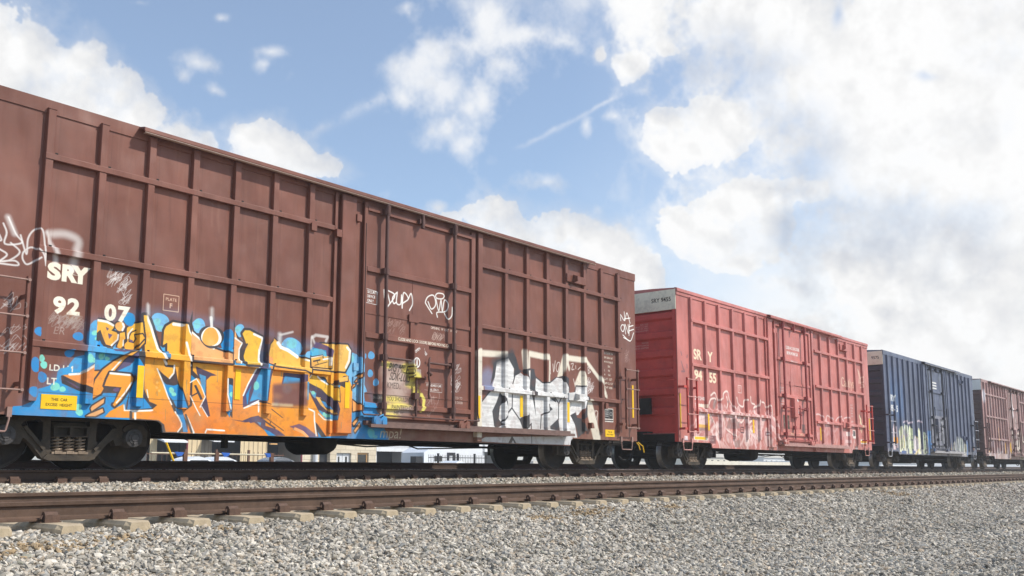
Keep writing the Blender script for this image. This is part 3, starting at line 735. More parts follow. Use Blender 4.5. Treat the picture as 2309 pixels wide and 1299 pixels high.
    c.poly(G2((1190, 580), (1257, 575), (1257, 890), (1195, 888), (1045, 960), (1045, 850), (1095, 740)), (84, 70, 104)); c.poly(G2((1205, 600), (1257, 590), (1257, 885), (1190, 880), (1085, 930), (1075, 840), (1130, 740)), BLUE)
    c.poly(circ(G2, 1178, 748, 28, 34), AQUA, .7); c.poly(circ(G2, 1195, 790, 18, 24), AQUA, .6); hi(G2, [(1175, 590), (1095, 735), (1048, 845)], .025); hi(G2, [(1055, 965), (1195, 910), (1193, 1000)], .022)
    c.poly(G2((925, 1070), (1040, 1085), (1120, 1050), (1190, 1035), (1257, 1080), (1257, 1180), (1140, 1090), (1070, 1100)), (72, 60, 88)); c.poly(G2((1175, 1092), (1215, 1095), (1215, 1128)), BLUE)
    c.line(G2((690, 1195), (705, 1165), (870, 1178)), .025, WHITE); c.line(G2((515, 1045), (540, 1100), (580, 1195)), .03, WHITE); c.line(G2((505, 1030), (560, 1190)), .035, DARK, .9)
    # --- E / S group
    c.poly(G3((175, 70), (190, 170), (215, 180), (195, 430), (140, 420), (130, 300)), (60, 70, 92))
    letter(G3, [(280, 105), (310, 130), (350, 190), (420, 230), (540, 310), (600, 330), (670, 350), (665, 485), (600, 455), (280, 410), (208, 372), (205, 280), (225, 180)], lambda X, Z: np.broadcast_to(np.array([234, 180, 76])/255, X.shape[:0] + (Z.shape[0], X.shape[1], 3)).astype(np.float32), .05)
    c.poly(G3((205, 300), (270, 350), (275, 400), (208, 380)), (238, 156, 96)); hi(G3, [(330, 160), (360, 205), (440, 240), (540, 310)], .06); hi(G3, [(600, 345), (668, 362)], .03)
    c.line(G3((265, 370), (215, 560), (190, 780)), .03, DARK)
    c.poly(G3((20, 690), (60, 560), (120, 440), (225, 430), (235, 470), (190, 800), (110, 785), (0, 830)), (80, 70, 96)); c.poly(G3((60, 690), (95, 560), (150, 440), (225, 440), (185, 790), (110, 770), (20, 800)), (70, 150, 196)); c.poly(circ(G3, 95, 625, 32, 46), AQUA, .8)
    hi(G3, [(0, 850), (120, 790), (120, 900)], .03); c.poly(G3((120, 800), (250, 835), (130, 780)), DARK)
    c.poly(G3((390, 480), (630, 505), (628, 575), (560, 600), (370, 610)), (80, 66, 92)); c.poly(G3((405, 515), (570, 545), (575, 600), (380, 605)), (66, 140, 190)); c.poly(G3((620, 580), (660, 590), (650, 780), (615, 780)), (70, 150, 200))
    # bare brown patch left unpainted
    bp = G3((300, 640), (590, 610), (600, 815), (300, 815)); c.poly(bp, (116, 74, 66)); c.line(bp, .10, (116, 74, 66), 1, .10, True); c.line(G3((270, 825), (480, 838)), .05, (196, 176, 140), .8, .05)
    c.poly(G3((255, 868), (390, 975), (375, 972), (262, 885)), DARK); c.poly(G3((190, 1000), (305, 1080), (298, 1094), (185, 1015)), DARK); c.line(G3((210, 980), (390, 1112)), .012, DARK); c.line(G3((255, 1010), (238, 1050)), .012, DARK)
    c.poly(G3((0, 1000), (90, 955), (160, 990), (160, 1050), (300, 1092), (335, 1110), (410, 1168), (240, 1168), (160, 1070), (100, 1012), (30, 1030)), (78, 64, 96)); c.poly(G3((170, 1090), (240, 1120), (310, 1168), (225, 1166)), BLUE); c.poly(G3((100, 1015), (145, 1025), (140, 1060)), (70, 150, 196))
    c.poly(G3((455, 1068), (560, 1038), (640, 1075), (720, 1140), (770, 1180), (640, 1182), (560, 1110)), (96, 76, 112)); c.poly(G3((490, 1088), (520, 1090), (512, 1112)), BLUE); c.line(G3((515, 1090), (600, 1130), (650, 1180)), .05, (240, 170, 110))
    c.poly(G3((725, 1005), (765, 1050), (858, 1182), (768, 1182), (735, 1085)), DARK); c.poly(G3((760, 1120), (800, 1180), (768, 1180)), BLUE); hi(G3, [(655, 870), (725, 905), (725, 1000), (745, 1165)], .03)
    # S with the eye shape
    c.poly(G3((640, 560), (750, 640), (860, 715), (945, 800), (968, 880), (945, 1000), (860, 1000), (780, 940), (715, 830), (650, 700)), (66, 56, 76))
    c.poly(G3((672, 675), (745, 700), (735, 765), (705, 735)), (70, 160, 204)); c.poly(circ(G3, 712, 700, 22, 20), AQUA); c.poly(G3((770, 885), (880, 940), (948, 950), (940, 996), (850, 985), (790, 940)), (54, 150, 200))
    for x, y in [(830, 935), (862, 950)]: c.poly(circ(G3, x, y, 18, 22), AQUA)
    c.poly(G3((640, 720), (665, 690), (720, 800), (770, 900), (850, 990), (880, 1000), (800, 985), (740, 900), (690, 810)), orange); hi(G3, [(770, 930), (830, 990), (900, 1000)], .022)
    c.poly(G3((735, 742), (790, 752), (870, 842), (930, 890), (942, 935), (890, 922), (790, 832)), (232, 180, 92)); c.poly(G3((780, 755), (850, 790), (920, 890), (850, 872)), DARK); c.poly(G3((797, 785), (842, 802), (912, 895), (840, 850)), BLUE)
    letter(G3, [(660, 545), (700, 505), (760, 520), (830, 560), (880, 610), (960, 660), (965, 800), (900, 760), (800, 660), (660, 590)], YELLOW, .03)
    c.poly(G3((765, 530), (830, 525), (862, 560), (862, 605), (800, 570)), DARK); c.poly(G3((800, 545), (840, 560), (855, 595)), BLUE); hi(G3, [(760, 525), (800, 565), (870, 610)], .03); hi(G3, [(655, 555), (695, 508)], .02)
    c.poly(G3((890, 610), (1010, 520), (1060, 520), (1060, 580), (1040, 660), (960, 620)), DARK); c.poly(G3((950, 545), (1055, 522), (1050, 575), (960, 590)), (234, 180, 88)); c.poly(G3((935, 625), (970, 620), (965, 650)), BLUE)
    # hood and box at the top of the S
    letter(G3, [(790, 165), (1050, 185), (1082, 240), (1075, 370), (1020, 475), (680, 442), (690, 312), (820, 288), (905, 312), (915, 240), (860, 190)], lambda X, Z: np.broadcast_to(np.array([232, 182, 90])/255, (Z.shape[0], X.shape[1], 3)).astype(np.float32), .06)
    c.poly(G3((728, 148), (795, 165), (880, 200), (918, 250), (905, 312), (860, 300), (850, 240), (718, 212)), (88, 70, 104)); c.poly(G3((700, 240), (800, 225), (850, 262), (862, 310), (820, 300), (690, 310)), (84, 176, 212))
    c.line(G3((685, 312), (815, 292), (822, 335), (900, 318), (895, 442), (690, 420)), .02, DARK, closed=True); c.poly(G3((708, 352), (790, 335), (790, 350), (712, 368)), DARK); c.line(G3((755, 355), (765, 385)), .012, DARK); c.line(G3((730, 402), (865, 365)), .012, DARK)
    hi(G3, [(690, 320), (812, 298)], .015); hi(G3, [(822, 338), (895, 325), (890, 400)], .03); hi(G3, [(1045, 215), (1075, 250), (1065, 350), (1030, 430)], .05, .9)
    for q in ([(1150, 545), (1228, 490), (1225, 522), (1162, 562)], [(1095, 645), (1165, 588), (1162, 628), (1100, 672)], [(1138, 780), (1222, 850), (1222, 885), (1142, 902)], [(1140, 1030), (1188, 975), (1192, 1002), (1150, 1062)], [(1155, 1112), (1212, 1030), (1218, 1062), (1165, 1132)], [(1115, 590), (1140, 560), (1140, 585)]):
        letter(G3, q, (240, 166, 92), .05)
    c.poly(G3((1090, 1150), (1130, 1060), (1150, 1120), (1120, 1185)), (70, 110, 150))
    # --- BIG
    letter(G1, [(815, 145), (870, 145), (950, 165), (1000, 200), (1002, 232), (975, 265), (1030, 285), (1055, 322), (1045, 362), (970, 435), (915, 415), (880, 330), (855, 255), (815, 300)], w=.05)
    c.poly(G1((915, 225), (950, 245), (928, 268)), PURPLE); c.poly(G1((938, 295), (988, 312), (950, 358)), PURPLE)
    c.poly(G1((808, 300), (855, 258), (880, 330), (905, 420), (970, 440), (960, 470), (900, 460), (850, 390), (808, 370)), DARK); c.poly(G1((808, 440), (850, 370), (885, 445), (808, 450)), BLUE)
    letter(G1, [(1068, 290), (1140, 280), (1136, 345), (1105, 375), (1105, 435), (1060, 462), (1030, 452), (1062, 370)], w=.045)
    c.poly(circ(G1, 1068, 220, 62, 66), DARK); c.poly(circ(G1, 1070, 220, 50, 54), (240, 172, 90)); hi(G1, [(1100, 190), (1112, 225), (1095, 262)], .03)
    letter(G1, [(1145, 235), (1200, 195), (1290, 180), (1300, 280), (1312, 345), (1310, 400), (1240, 475), (1110, 470), (1120, 410), (1150, 380), (1140, 300)], w=.05)
    c.line(G1((1240, 262), (1190, 285), (1165, 335), (1168, 385), (1215, 395), (1240, 355), (1225, 310), (1290, 302), (1312, 340)), .018, DARK); c.poly(G1((1180, 360), (1210, 375), (1205, 395), (1170, 390)), PURPLE); c.line(G1((1308, 365), (1215, 470)), .02, DARK)
    hi(G1, [(828, 152), (930, 170), (995, 208)], .035); hi(G1, [(1050, 310), (1044, 362), (972, 430)], .022); hi(G1, [(1205, 245), (1160, 300), (1155, 350)], .022); hi(G1, [(1105, 370), (1102, 430)], .018)
    c.poly(G1((960, 470), (1110, 480), (1230, 490), (1090, 500), (990, 490)), (90, 74, 110))
    # --- arrow and lower left letters
    c.poly(G1((428, 755), (640, 720), (785, 610), (790, 900), (772, 960), (620, 920), (438, 838)), DARK)
    c.poly(G1((445, 748), (640, 738), (782, 628), (785, 845), (770, 895), (640, 842), (530, 792)), (234, 144, 66)); c.poly(G1((470, 800), (560, 840), (640, 890), (600, 890)), PURPLE, .7); hi(G1, [(520, 742), (630, 735)], .03); hi(G1, [(650, 725), (778, 640)], .035, .8)
    letter(G1, [(785, 705), (860, 705), (800, 790), (775, 840)], w=.04)
    letter(G1, [(1165, 510), (1235, 490), (1120, 575), (1020, 690), (930, 800), (890, 900), (860, 950), (765, 1005), (770, 900), (800, 800), (880, 690), (1000, 600)], w=.05); hi(G1, [(1080, 590), (960, 720), (900, 820)], .022)
    c.poly(G1((1060, 660), (1150, 560), (1250, 500), (1290, 520), (1180, 640), (1020, 715)), (88, 72, 106), .9)
    letter(G1, [(960, 722), (1180, 742), (1215, 782), (1210, 832), (1150, 920), (1080, 1020), (1010, 1090), (990, 1072), (1040, 980), (1085, 882), (900, 865), (925, 792)], w=.06)
    hi(G1, [(965, 728), (1175, 748)], .03); hi(G1, [(1195, 830), (1120, 945), (1030, 1050)], .022); c.poly(G1((895, 870), (1078, 885), (1055, 945), (880, 942)), DARK); c.poly(circ(G1, 1030, 908, 36, 22), PURPLE, .8); c.poly(G1((912, 945), (1030, 955), (1000, 1040), (940, 1060)), BLUE)
    letter(G1, [(765, 1085), (900, 1000), (892, 1050), (760, 1142), (750, 1110)], PEACH, .04); letter(G1, [(700, 1195), (735, 1172), (880, 1112), (890, 1150), (800, 1196)], PEACH, .04)
    c.poly(G1((1240, 500), (1300, 480), (1335, 620), (1330, 900), (1420, 1110), (1130, 1130), (1140, 1050), (1180, 900), (1225, 760), (1250, 600)), DARK); c.poly(G1((1225, 560), (1262, 580), (1310, 660), (1320, 985), (1415, 1108), (1250, 1120), (1145, 1120), (1170, 960), (1230, 800)), BLUE)
    hi(G1, [(1115, 1132), (1410, 1135)], .02); hi(G1, [(1112, 1075), (1118, 1130)], .02); hi(G1, [(1235, 1145), (1235, 1222)], .03)
    for x, y in [(1050, 1140), (1072, 1160), (1030, 1190), (1068, 1188)]: c.poly(circ(G1, x, y, 16), (232, 140, 60), .8)
    for _ in range(34):
        x, z = rr.uniform(5.9, 10.4), rr.uniform(.75, 1.9); L_ = rr.uniform(.04, .22); c.line([(x, z), (x + rr.normal(0, .004), z - L_)], .008, [(62, 56, 60), (210, 120, 50), (40, 120, 176)][rr.integers(3)], rr.uniform(.25, .6), .004)
    for _ in range(30): c.ell(rr.uniform(5.6, 10.4), rr.uniform(.6, 2.1), rr.uniform(.03, .12), rr.uniform(.03, .10), [(236, 180, 110), (206, 104, 40), (120, 176, 206), (250, 230, 200)][rr.integers(4)], rr.uniform(.08, .25), .08)
    # --- bare-paint weld line and seams
    for zz in (1.008,): c.line([(5.35, zz), (10.2, zz)], .008, (66, 44, 40), .55)
    # --- silver and black piece
    cr = (226, 218, 200)
    c.line(G4((130, 100), (200, 90), (510, 112)), .13, cr, .9, .05); c.line(G4((160, 95), (155, 1100)), .20, cr, .9, .04)
    c.line(G4((745, 80), (765, 290)), .13, cr, .7, .06); c.line(G4((805, 430), (805, 95), (1065, 150), (1060, 480)), .13, cr, .95, .05)
    c.line(G4((1205, 400), (1270, 150), (1310, 280)), .17, cr, .9, .05); c.line(G4((1280, 150), (1540, 185)), .13, cr, .95, .05); c.line(G4((1540, 185), (1750, 470), (1800, 640)), .10, cr, .95, .05); c.line(G4((1430, 500), (1480, 370), (1530, 500)), .2, cr, .9, .04); c.poly(G4((1400, 520), (1480, 360), (1540, 520)), cr)
    c.line(G4((1580, 760), (1640, 1000), (1680, 1175)), .3, cr, .9, .05)
    c.ell(*G4((290, 430))[0], .22, .24, (126, 136, 164), .7, .2); c.poly(G4((215, 500), (440, 515), (440, 560), (215, 560)), (126, 136, 168), .8)
    def silver(X, Z):
        rg_ = np.random.default_rng(9); hh, ww = Z.shape[0], X.shape[1]
        s = 0.84 + .055*vnoise(hh, ww, 34, 5, rg_) + .05*vnoise(hh, ww, 60, 14, rg_) + .05*vnoise(hh, ww, 6, 9, rg_) + .03*vnoise(hh, ww, 120, 60, rg_)
        return np.stack([s, s*.995, s*.985], -1).astype(np.float32)
    c.poly(G4((200, 740), (330, 560), (380, 400), (405, 205), (550, 150), (625, 290), (640, 370), (700, 335), (780, 400), (790, 315), (830, 310), (845, 480), (905, 400), (990, 470), (1080, 470), (1160, 405), (1230, 410), (1290, 520), (1300, 600), (1390, 590), (1410, 510), (1530, 520), (1545, 680), (1530, 760), (1440, 880), (1340, 880), (1400, 1000), (1430, 1170), (215, 1060)), silver)
    gk = (62, 62, 66)
    c.line(G4((370, 210), (540, 130), (600, 85)), .16, gk, .75, .12)
    for q in ([(365, 215), (400, 182), (540, 130), (560, 95), (620, 85), (652, 150), (690, 290), (730, 320), (645, 370), (620, 400), (625, 290), (550, 150), (405, 205), (380, 400), (325, 500), (355, 320)],
              [(445, 590), (512, 680), (445, 770), (430, 930), (485, 1000), (400, 1052), (372, 1020), (348, 830), (400, 720)], [(835, 325), (880, 298), (905, 400), (888, 680), (905, 900), (870, 700), (828, 500)], [(735, 300), (830, 282), (890, 300), (880, 330), (830, 310), (780, 315), (785, 390), (730, 330)],
              [(690, 930), (800, 868), (808, 1050), (740, 1062)], [(1085, 1025), (1190, 925), (1208, 1082), (1090, 1062)], [(1040, 735), (1112, 795), (1050, 842)], [(1088, 672), (1150, 655), (1162, 722)], [(1488, 905), (1525, 720), (1562, 680), (1560, 880), (1480, 945)], [(1342, 882), (1410, 845), (1430, 915), (1480, 925), (1535, 1082), (1440, 1170), (1425, 1080), (1395, 990)],
              [(1160, 402), (1250, 380), (1300, 420), (1332, 520), (1335, 582), (1300, 560), (1285, 510), (1235, 415)], [(550, 1237), (600, 1140), (655, 1238), (625, 1236), (610, 1200), (590, 1236)], [(1390, 590), (1410, 500), (1540, 510), (1560, 690), (1540, 690), (1530, 525), (1415, 520), (1405, 590)]):
        c.poly(G4(*q), gk)
    for q in ([(605, 620), (602, 785), (545, 855), (505, 700)], [(598, 790), (700, 940)], [(598, 790), (430, 1010)], [(1192, 740), (1192, 930)], [(972, 880), (962, 1050)], [(972, 880), (1110, 805)], [(800, 1050), (845, 990), (852, 1240)], [(735, 320), (785, 390), (832, 545), (820, 730), (795, 870)], [(905, 400), (990, 468), (1080, 468), (1160, 402)], [(185, 745), (330, 562)], [(185, 745), (212, 1050)], [(610, 480), (640, 372), (700, 338)], [(1150, 660), (1195, 735), (1230, 655)]):
        c.line(G4(*q), .032, (58, 58, 62), .97)
    c.poly(G4((172, 1208), (260, 1160), (1300, 1150), (1372, 1165), (1362, 1262), (560, 1238), (175, 1216)), (200, 200, 202)); c.poly(G4((552, 1238), (600, 1145), (655, 1240), (628, 1238), (612, 1200), (592, 1238)), gk); c.line(G4((850, 1150), (850, 1242)), .02, gk)
    c.poly(G4((100, 1040), (210, 1040), (212, 1168), (110, 1165)), cr, .9)
    # --- railway stencils
    c.text('S', 5.355, 2.545, .205, CREAM, bold=.06, xs=1.2); c.text('R', 5.535, 2.545, .205, CREAM, bold=.058, xs=1.04); c.text('Y', 5.705, 2.545, .205, CREAM, bold=.07, xs=1.0)
    c.text('9', 5.455, 2.095, .205, CREAM, bold=.048, xs=1.1); c.text('2', 5.645, 2.095, .205, CREAM, bold=.048, xs=1.1); c.text('0', 6.165, 2.085, .205, CREAM, bold=.048, xs=1.08); c.text('7', 6.355, 2.085, .205, CREAM, bold=.048, xs=1.08)
    c.poly(circ(px, 293, 723, 12, 12), BLUE)
    c.line([(7.04, 2.33), (7.285, 2.33), (7.285, 2.57), (7.04, 2.57)], .012, (214, 176, 150), .9, closed=True); c.text('PLATE', 7.163, 2.48, .045, (214, 176, 150), align='CENTER', bold=.02); c.text('F', 7.163, 2.375, .07, (214, 176, 150), align='CENTER', bold=.03)
    c.text('LD LM', 5.455, 1.305, .08, CREAM, bold=.02); c.poly(G6((845, 530), (870, 480), (905, 455), (960, 452), (1040, 420), (1060, 500), (880, 560)), blue_fade)
    c.text('LT', 5.435, 1.12, .085, CREAM, bold=.02)
    c.text('SECURITY', 10.965, 3.165, .05, WHITE, bold=.02, xs=.8); c.text('DEVICE', 10.965, 3.085, .05, WHITE, bold=.02, xs=.8); c.text('ONLY', 10.965, 3.005, .05, WHITE, bold=.02, xs=.8)
    c.line([(10.94, 3.24), (11.2, 3.22), (11.2, 2.975), (10.94, 2.985)], .01, WHITE, .9)
    c.text("OPENING  W 10'-0\"   H 12'-6\"", 12.60, 2.695, .05, (216, 200, 186), .9, bold=.02, xs=.8)
    c.text('CLOSE AND LOCK DOORS BEFORE MOVING CAR', 11.70, 2.372, .055, CREAM, .95, bold=.02, xs=.78)
    c.text('OPEN', 12.07, 2.16, .05, WHITE, bold=.02, rot=.6, xs=.8); c.text('CLOSE', 12.29, 2.26, .05, WHITE, bold=.02, rot=-.75, xs=.8)
    c.line([(12.11 + .072*math.cos(t), 1.985 + .088*math.sin(t)) for t in np.linspace(0, 2*math.pi, 24)], .026, WHITE); c.line([(12.11, 2.04), (12.11, 1.93)], .03, WHITE)
    c.poly([(12.03, 1.86), (12.22, 1.86), (12.22, 1.715), (12.03, 1.715)], (176, 160, 148)); c.line([(12.03, 1.75), (12.2, 1.72)], .05, (206, 196, 110), .7, .03)
    c.text('STANDARD CAR', 12.50, 1.575, .045, WHITE, .85, bold=.02, xs=.82); c.text('SEAL ONLY', 12.56, 1.495, .045, WHITE, .85, bold=.02, xs=.82); c.line([(12.48, 1.64), (12.93, 1.64), (12.93, 1.475), (12.58, 1.475)], .008, WHITE, .8)
    c.text('LATCH TO', 13.23, 1.37, .05, (206, 188, 176), .8, bold=.02, xs=.8); c.text('THE DOOR', 13.23, 1.28, .05, (206, 188, 176), .8, bold=.02, xs=.8)
    for i, t in enumerate(['XH 13-0 W  9-4', 'EW 10-8 H 16-7', ' W  9-7 H16-10', '          50-6', 'IL        9-4', 'IH       13-0', 'CU FT   5-277', 'CAPY CU  5-27', 'LT WT  63200']):
        c.text(t, 18.60, 2.78 - i*.105, .05, CREAM, .85, bold=.02, xs=.8)
    c.poly([(18.60, 1.46), (18.98, 1.46), (18.98, 1.13), (18.60, 1.13)], (220, 216, 206)); c.poly([(18.62, 1.44), (18.79, 1.44), (18.79, 1.21), (18.62, 1.21)], (44, 42, 44)); c.poly([(18.80, 1.44), (18.96, 1.44), (18.96, 1.21), (18.80, 1.21)], (44, 42, 44)); c.line([(18.88 + .045*math.cos(t), 1.33 + .045*math.sin(t)) for t in np.linspace(0, 6.283, 14)], .008, WHITE)
    for i in range(4): c.line([(18.64, 1.42 - i*.05), (18.76, 1.42 - i*.05)], .018, WHITE, .7)
    c.line([(18.62, 1.17), (18.96, 1.17)], .03, (44, 42, 44))
    c.poly([(11.15, 1.345), (11.42, 1.345), (11.42, 1.19), (11.15, 1.19)], (36, 30, 30)); c.text('SR LUB 9-12', 11.16, 1.26, .04, (206, 200, 196), .7)
    # --- chalk and spray tags
    W = (232, 228, 224)
    for q in ([(40, 100), (72, 190), (55, 300), (220, 290), (160, 200), (90, 40)], [(0, 470), (75, 405), (0, 350)], [(112, 290), (200, 380), (100, 460), (0, 472), (150, 465), (180, 510), (0, 490)], [(208, 215), (265, 400), (280, 250), (340, 165), (402, 175), (425, 350), (435, 520), (410, 400), (320, 335), (245, 370), (225, 420), (238, 470), (280, 500), (390, 440)], [(0, 270), (20, 260), (0, 210)]):
        c.curve(G5(*q), .020, W, .80, .016)
    c.curve(G5((85, 40), (150, 200)), .07, W, .45, .06); c.curve(G5((450, 200), (540, 390), (550, 490)), .06, W, .6, .05); c.curve(G5((490, 205), (640, 205), (770, 270), (745, 400), (715, 540)), .10, W, .5, .09)
    for q in ([(345, 880), (348, 950)], [(370, 880), (440, 930), (375, 1030)], [(372, 890), (398, 1000)], [(455, 905), (420, 950), (430, 1000), (455, 988)], [(462, 900), (455, 995), (492, 1005), (500, 925), (505, 1040)], [(505, 1040), (518, 905), (560, 958), (508, 1000)], [(560, 960), (585, 912), (597, 1000), (570, 1062)]):
        c.curve(D1(*q), .024, WHITE, .92, .012)
    for q in ([(770, 1090), (720, 1010), (712, 985), (735, 940), (785, 930), (802, 1010), (765, 1050), (735, 985)], [(880, 935), (862, 958), (815, 955), (802, 930), (822, 910), (865, 915), (880, 935)], [(805, 962), (830, 1065), (850, 970), (862, 1070), (880, 972), (912, 1000), (908, 1050), (880, 1075), (815, 1080), (818, 1122)], [(880, 1090), (912, 1140), (945, 1110), (950, 1035)]):
        c.curve(D1(*q), .024, WHITE, .92, .012)
    for q in ([(1565, 965), (1560, 905), (1600, 965), (1598, 880)], [(1605, 965), (1625, 890), (1655, 990)], [(1600, 948), (1655, 940)], [(1600, 1040), (1590, 1070), (1575, 1065), (1565, 1035), (1575, 1008), (1595, 1010), (1600, 1040)], [(1612, 1095), (1605, 1000), (1640, 1090), (1635, 1005)], [(1648, 1000), (1645, 1110)], [(1645, 1025), (1685, 1012)], [(1648, 1065), (1690, 1050)], [(1585, 1105), (1655, 1165), (1690, 1085)], [(1592, 1130), (1655, 1165)]):
        c.curve(Z5(*q), .023, WHITE, .95, .012)
    for q in ([(1090, 355), (1085, 200)], [(1120, 230), (1130, 330), (1150, 190)], [(1200, 260), (1180, 330), (1160, 280), (1180, 215), (1205, 215), (1200, 260)], [(1350, 230), (1380, 225), (1360, 300), (1390, 295)], [(1410, 250), (1412, 290)], [(1440, 300), (1470, 270)], [(1565, 270), (1570, 350)], [(1565, 270), (1595, 270), (1575, 310), (1600, 330), (1570, 352)], [(1380, 420), (1400, 500)], [(1640, 830), (1690, 840), (1680, 990)], [(1660, 840), (1625, 900), (1660, 940), (1690, 860)]):
        c.curve(G4(*q), .020, (226, 214, 204), .8, .01)
    rg = np.random.default_rng(4)
    for cx, cz, w, h, nn, col, al in [(17.95, 1.95, .34, .30, 34, W, .65), (5.65, 1.98, .42, .13, 36, (168, 156, 148), .5), (6.35, 2.68, .3, .18, 18, W, .5), (11.62, 2.62, .5, .2, 22, (170, 140, 128), .5), (12.80, 2.55, .26, .1, 14, (200, 176, 164), .5), (13.33, 1.78, .2, .5, 22, W, .55), (12.62, 1.22, .3, .34, 8, (190, 166, 156), .5), (19.6, 2.8, .2, .3, 10, (190, 160, 152), .45), (4.95, 1.9, .2, .8, 16, W, .4), (6.45, 2.45, .12, .3, 8, W, .5)]:
        for _ in range(nn):
            x, z = cx + rg.uniform(-w, w)/2, cz + rg.uniform(-h, h)/2; a = rg.uniform(0, 6.28)
            c.curve([(x + .07*math.cos(a + 1.7*j), z + .07*math.sin(a + 2.3*j)) for j in range(4)], .009, col, al*.8, .004)
    c.text('ER', 5.47, 1.80, .10, (178, 160, 150), .6, shear=.2); c.text('2012', 6.37, 2.35, .05, (206, 190, 180), .6, shear=.2)
    # yellow wash and handwriting on the door
    for x, y, rx, ry in [(500, 520, .3, .22), (560, 640, .34, .16), (520, 760, .34, .12), (560, 880, .36, .12), (470, 940, .3, .08), (620, 470, .16, .14)]: c.ell(*D2((x, y))[0], rx, ry, (206, 188, 176), .5, .16)
    for x, y, rx, ry in [(640, 470, .13, .1), (690, 560, .12, .1), (500, 790, .22, .05), (740, 720, .10, .07), (560, 850, .22, .04), (460, 880, .2, .06), (470, 960, .18, .05), (700, 650, .14, .05), (440, 430, .12, .06)]: c.ell(*D2((x, y))[0], rx, ry, (232, 216, 96), .75, .07)
    c.line(D2((745, 790), (760, 750), (800, 745), (825, 800), (815, 870), (790, 910)), .07, (234, 220, 110), .9, .03)
    K = (52, 46, 40)
    c.text('BIG MILES', 11.50, 1.79, .15, K, .85, xs=.60, shear=.3, rot=-.04, bold=.015); c.text('SDK-LUIS', 11.53, 1.63, .14, K, .85, xs=.62, shear=.3, rot=-.03, bold=.015); c.text('KMED..', 11.48, 1.47, .11, K, .75, xs=.7, shear=.1)
    c.text("YOU SHOULDN'T HAVE", 11.49, 1.245, .075, K, .9, xs=.72, shear=.12); c.text('PAINTED OVER', 11.56, 1.085, .08, K, .9, xs=.85, shear=.12); c.text('ME !!!', 11.66, .985, .07, K, .9, xs=1.0, shear=.12)
    c.text('mpa!', 11.35, .56, .19, (206, 192, 168), .85, xs=1.0, shear=.2)
    for q in ([(830, 690), (900, 700), (980, 700), (985, 760), (965, 840)], [(870, 690), (900, 770), (905, 840)], [(925, 770), (930, 840)], [(900, 770), (960, 770)]): c.line(D2(*q), .012, (186, 160, 150), .7)
    c.line(G3((350, 70), (345, 170)), .07, W, .6, .07); c.line(G3((350, 75), (490, 40)), .03, W, .6, .03); c.line(G3((690, 220), (685, 110), (740, 75), (870, 95), (850, 140)), .05, W, .6, .03); c.line(G3((700, 90), (725, 160)), .04, W, .55, .03)
    c.line(G2((138, 0), (136, 110)), .07, W, .75, .07)
    c.scrape(.25, 14, 5, z0=.5, z1=2.2)
    return c

def washes(c, rng, n, x0, x1, z0, z1, cols, w=(.05, .3), h=(.1, .5), a=(.2, .6), soft=.05):
    for _ in range(n):                                             # uneven, mostly upright strokes and runs
        x, z = rng.uniform(x0, x1), rng.uniform(z0, z1); L = rng.uniform(*h); d = rng.normal(0, .09)
        pts = [(x, z)]
        for k in range(3): pts.append((pts[-1][0] + rng.normal(d, .05), pts[-1][1] - L/3))
        c.curve(pts, rng.uniform(*w)*rng.uniform(.12, .6), cols[rng.integers(len(cols))], rng.uniform(*a), soft*rng.uniform(.3, 1.2))

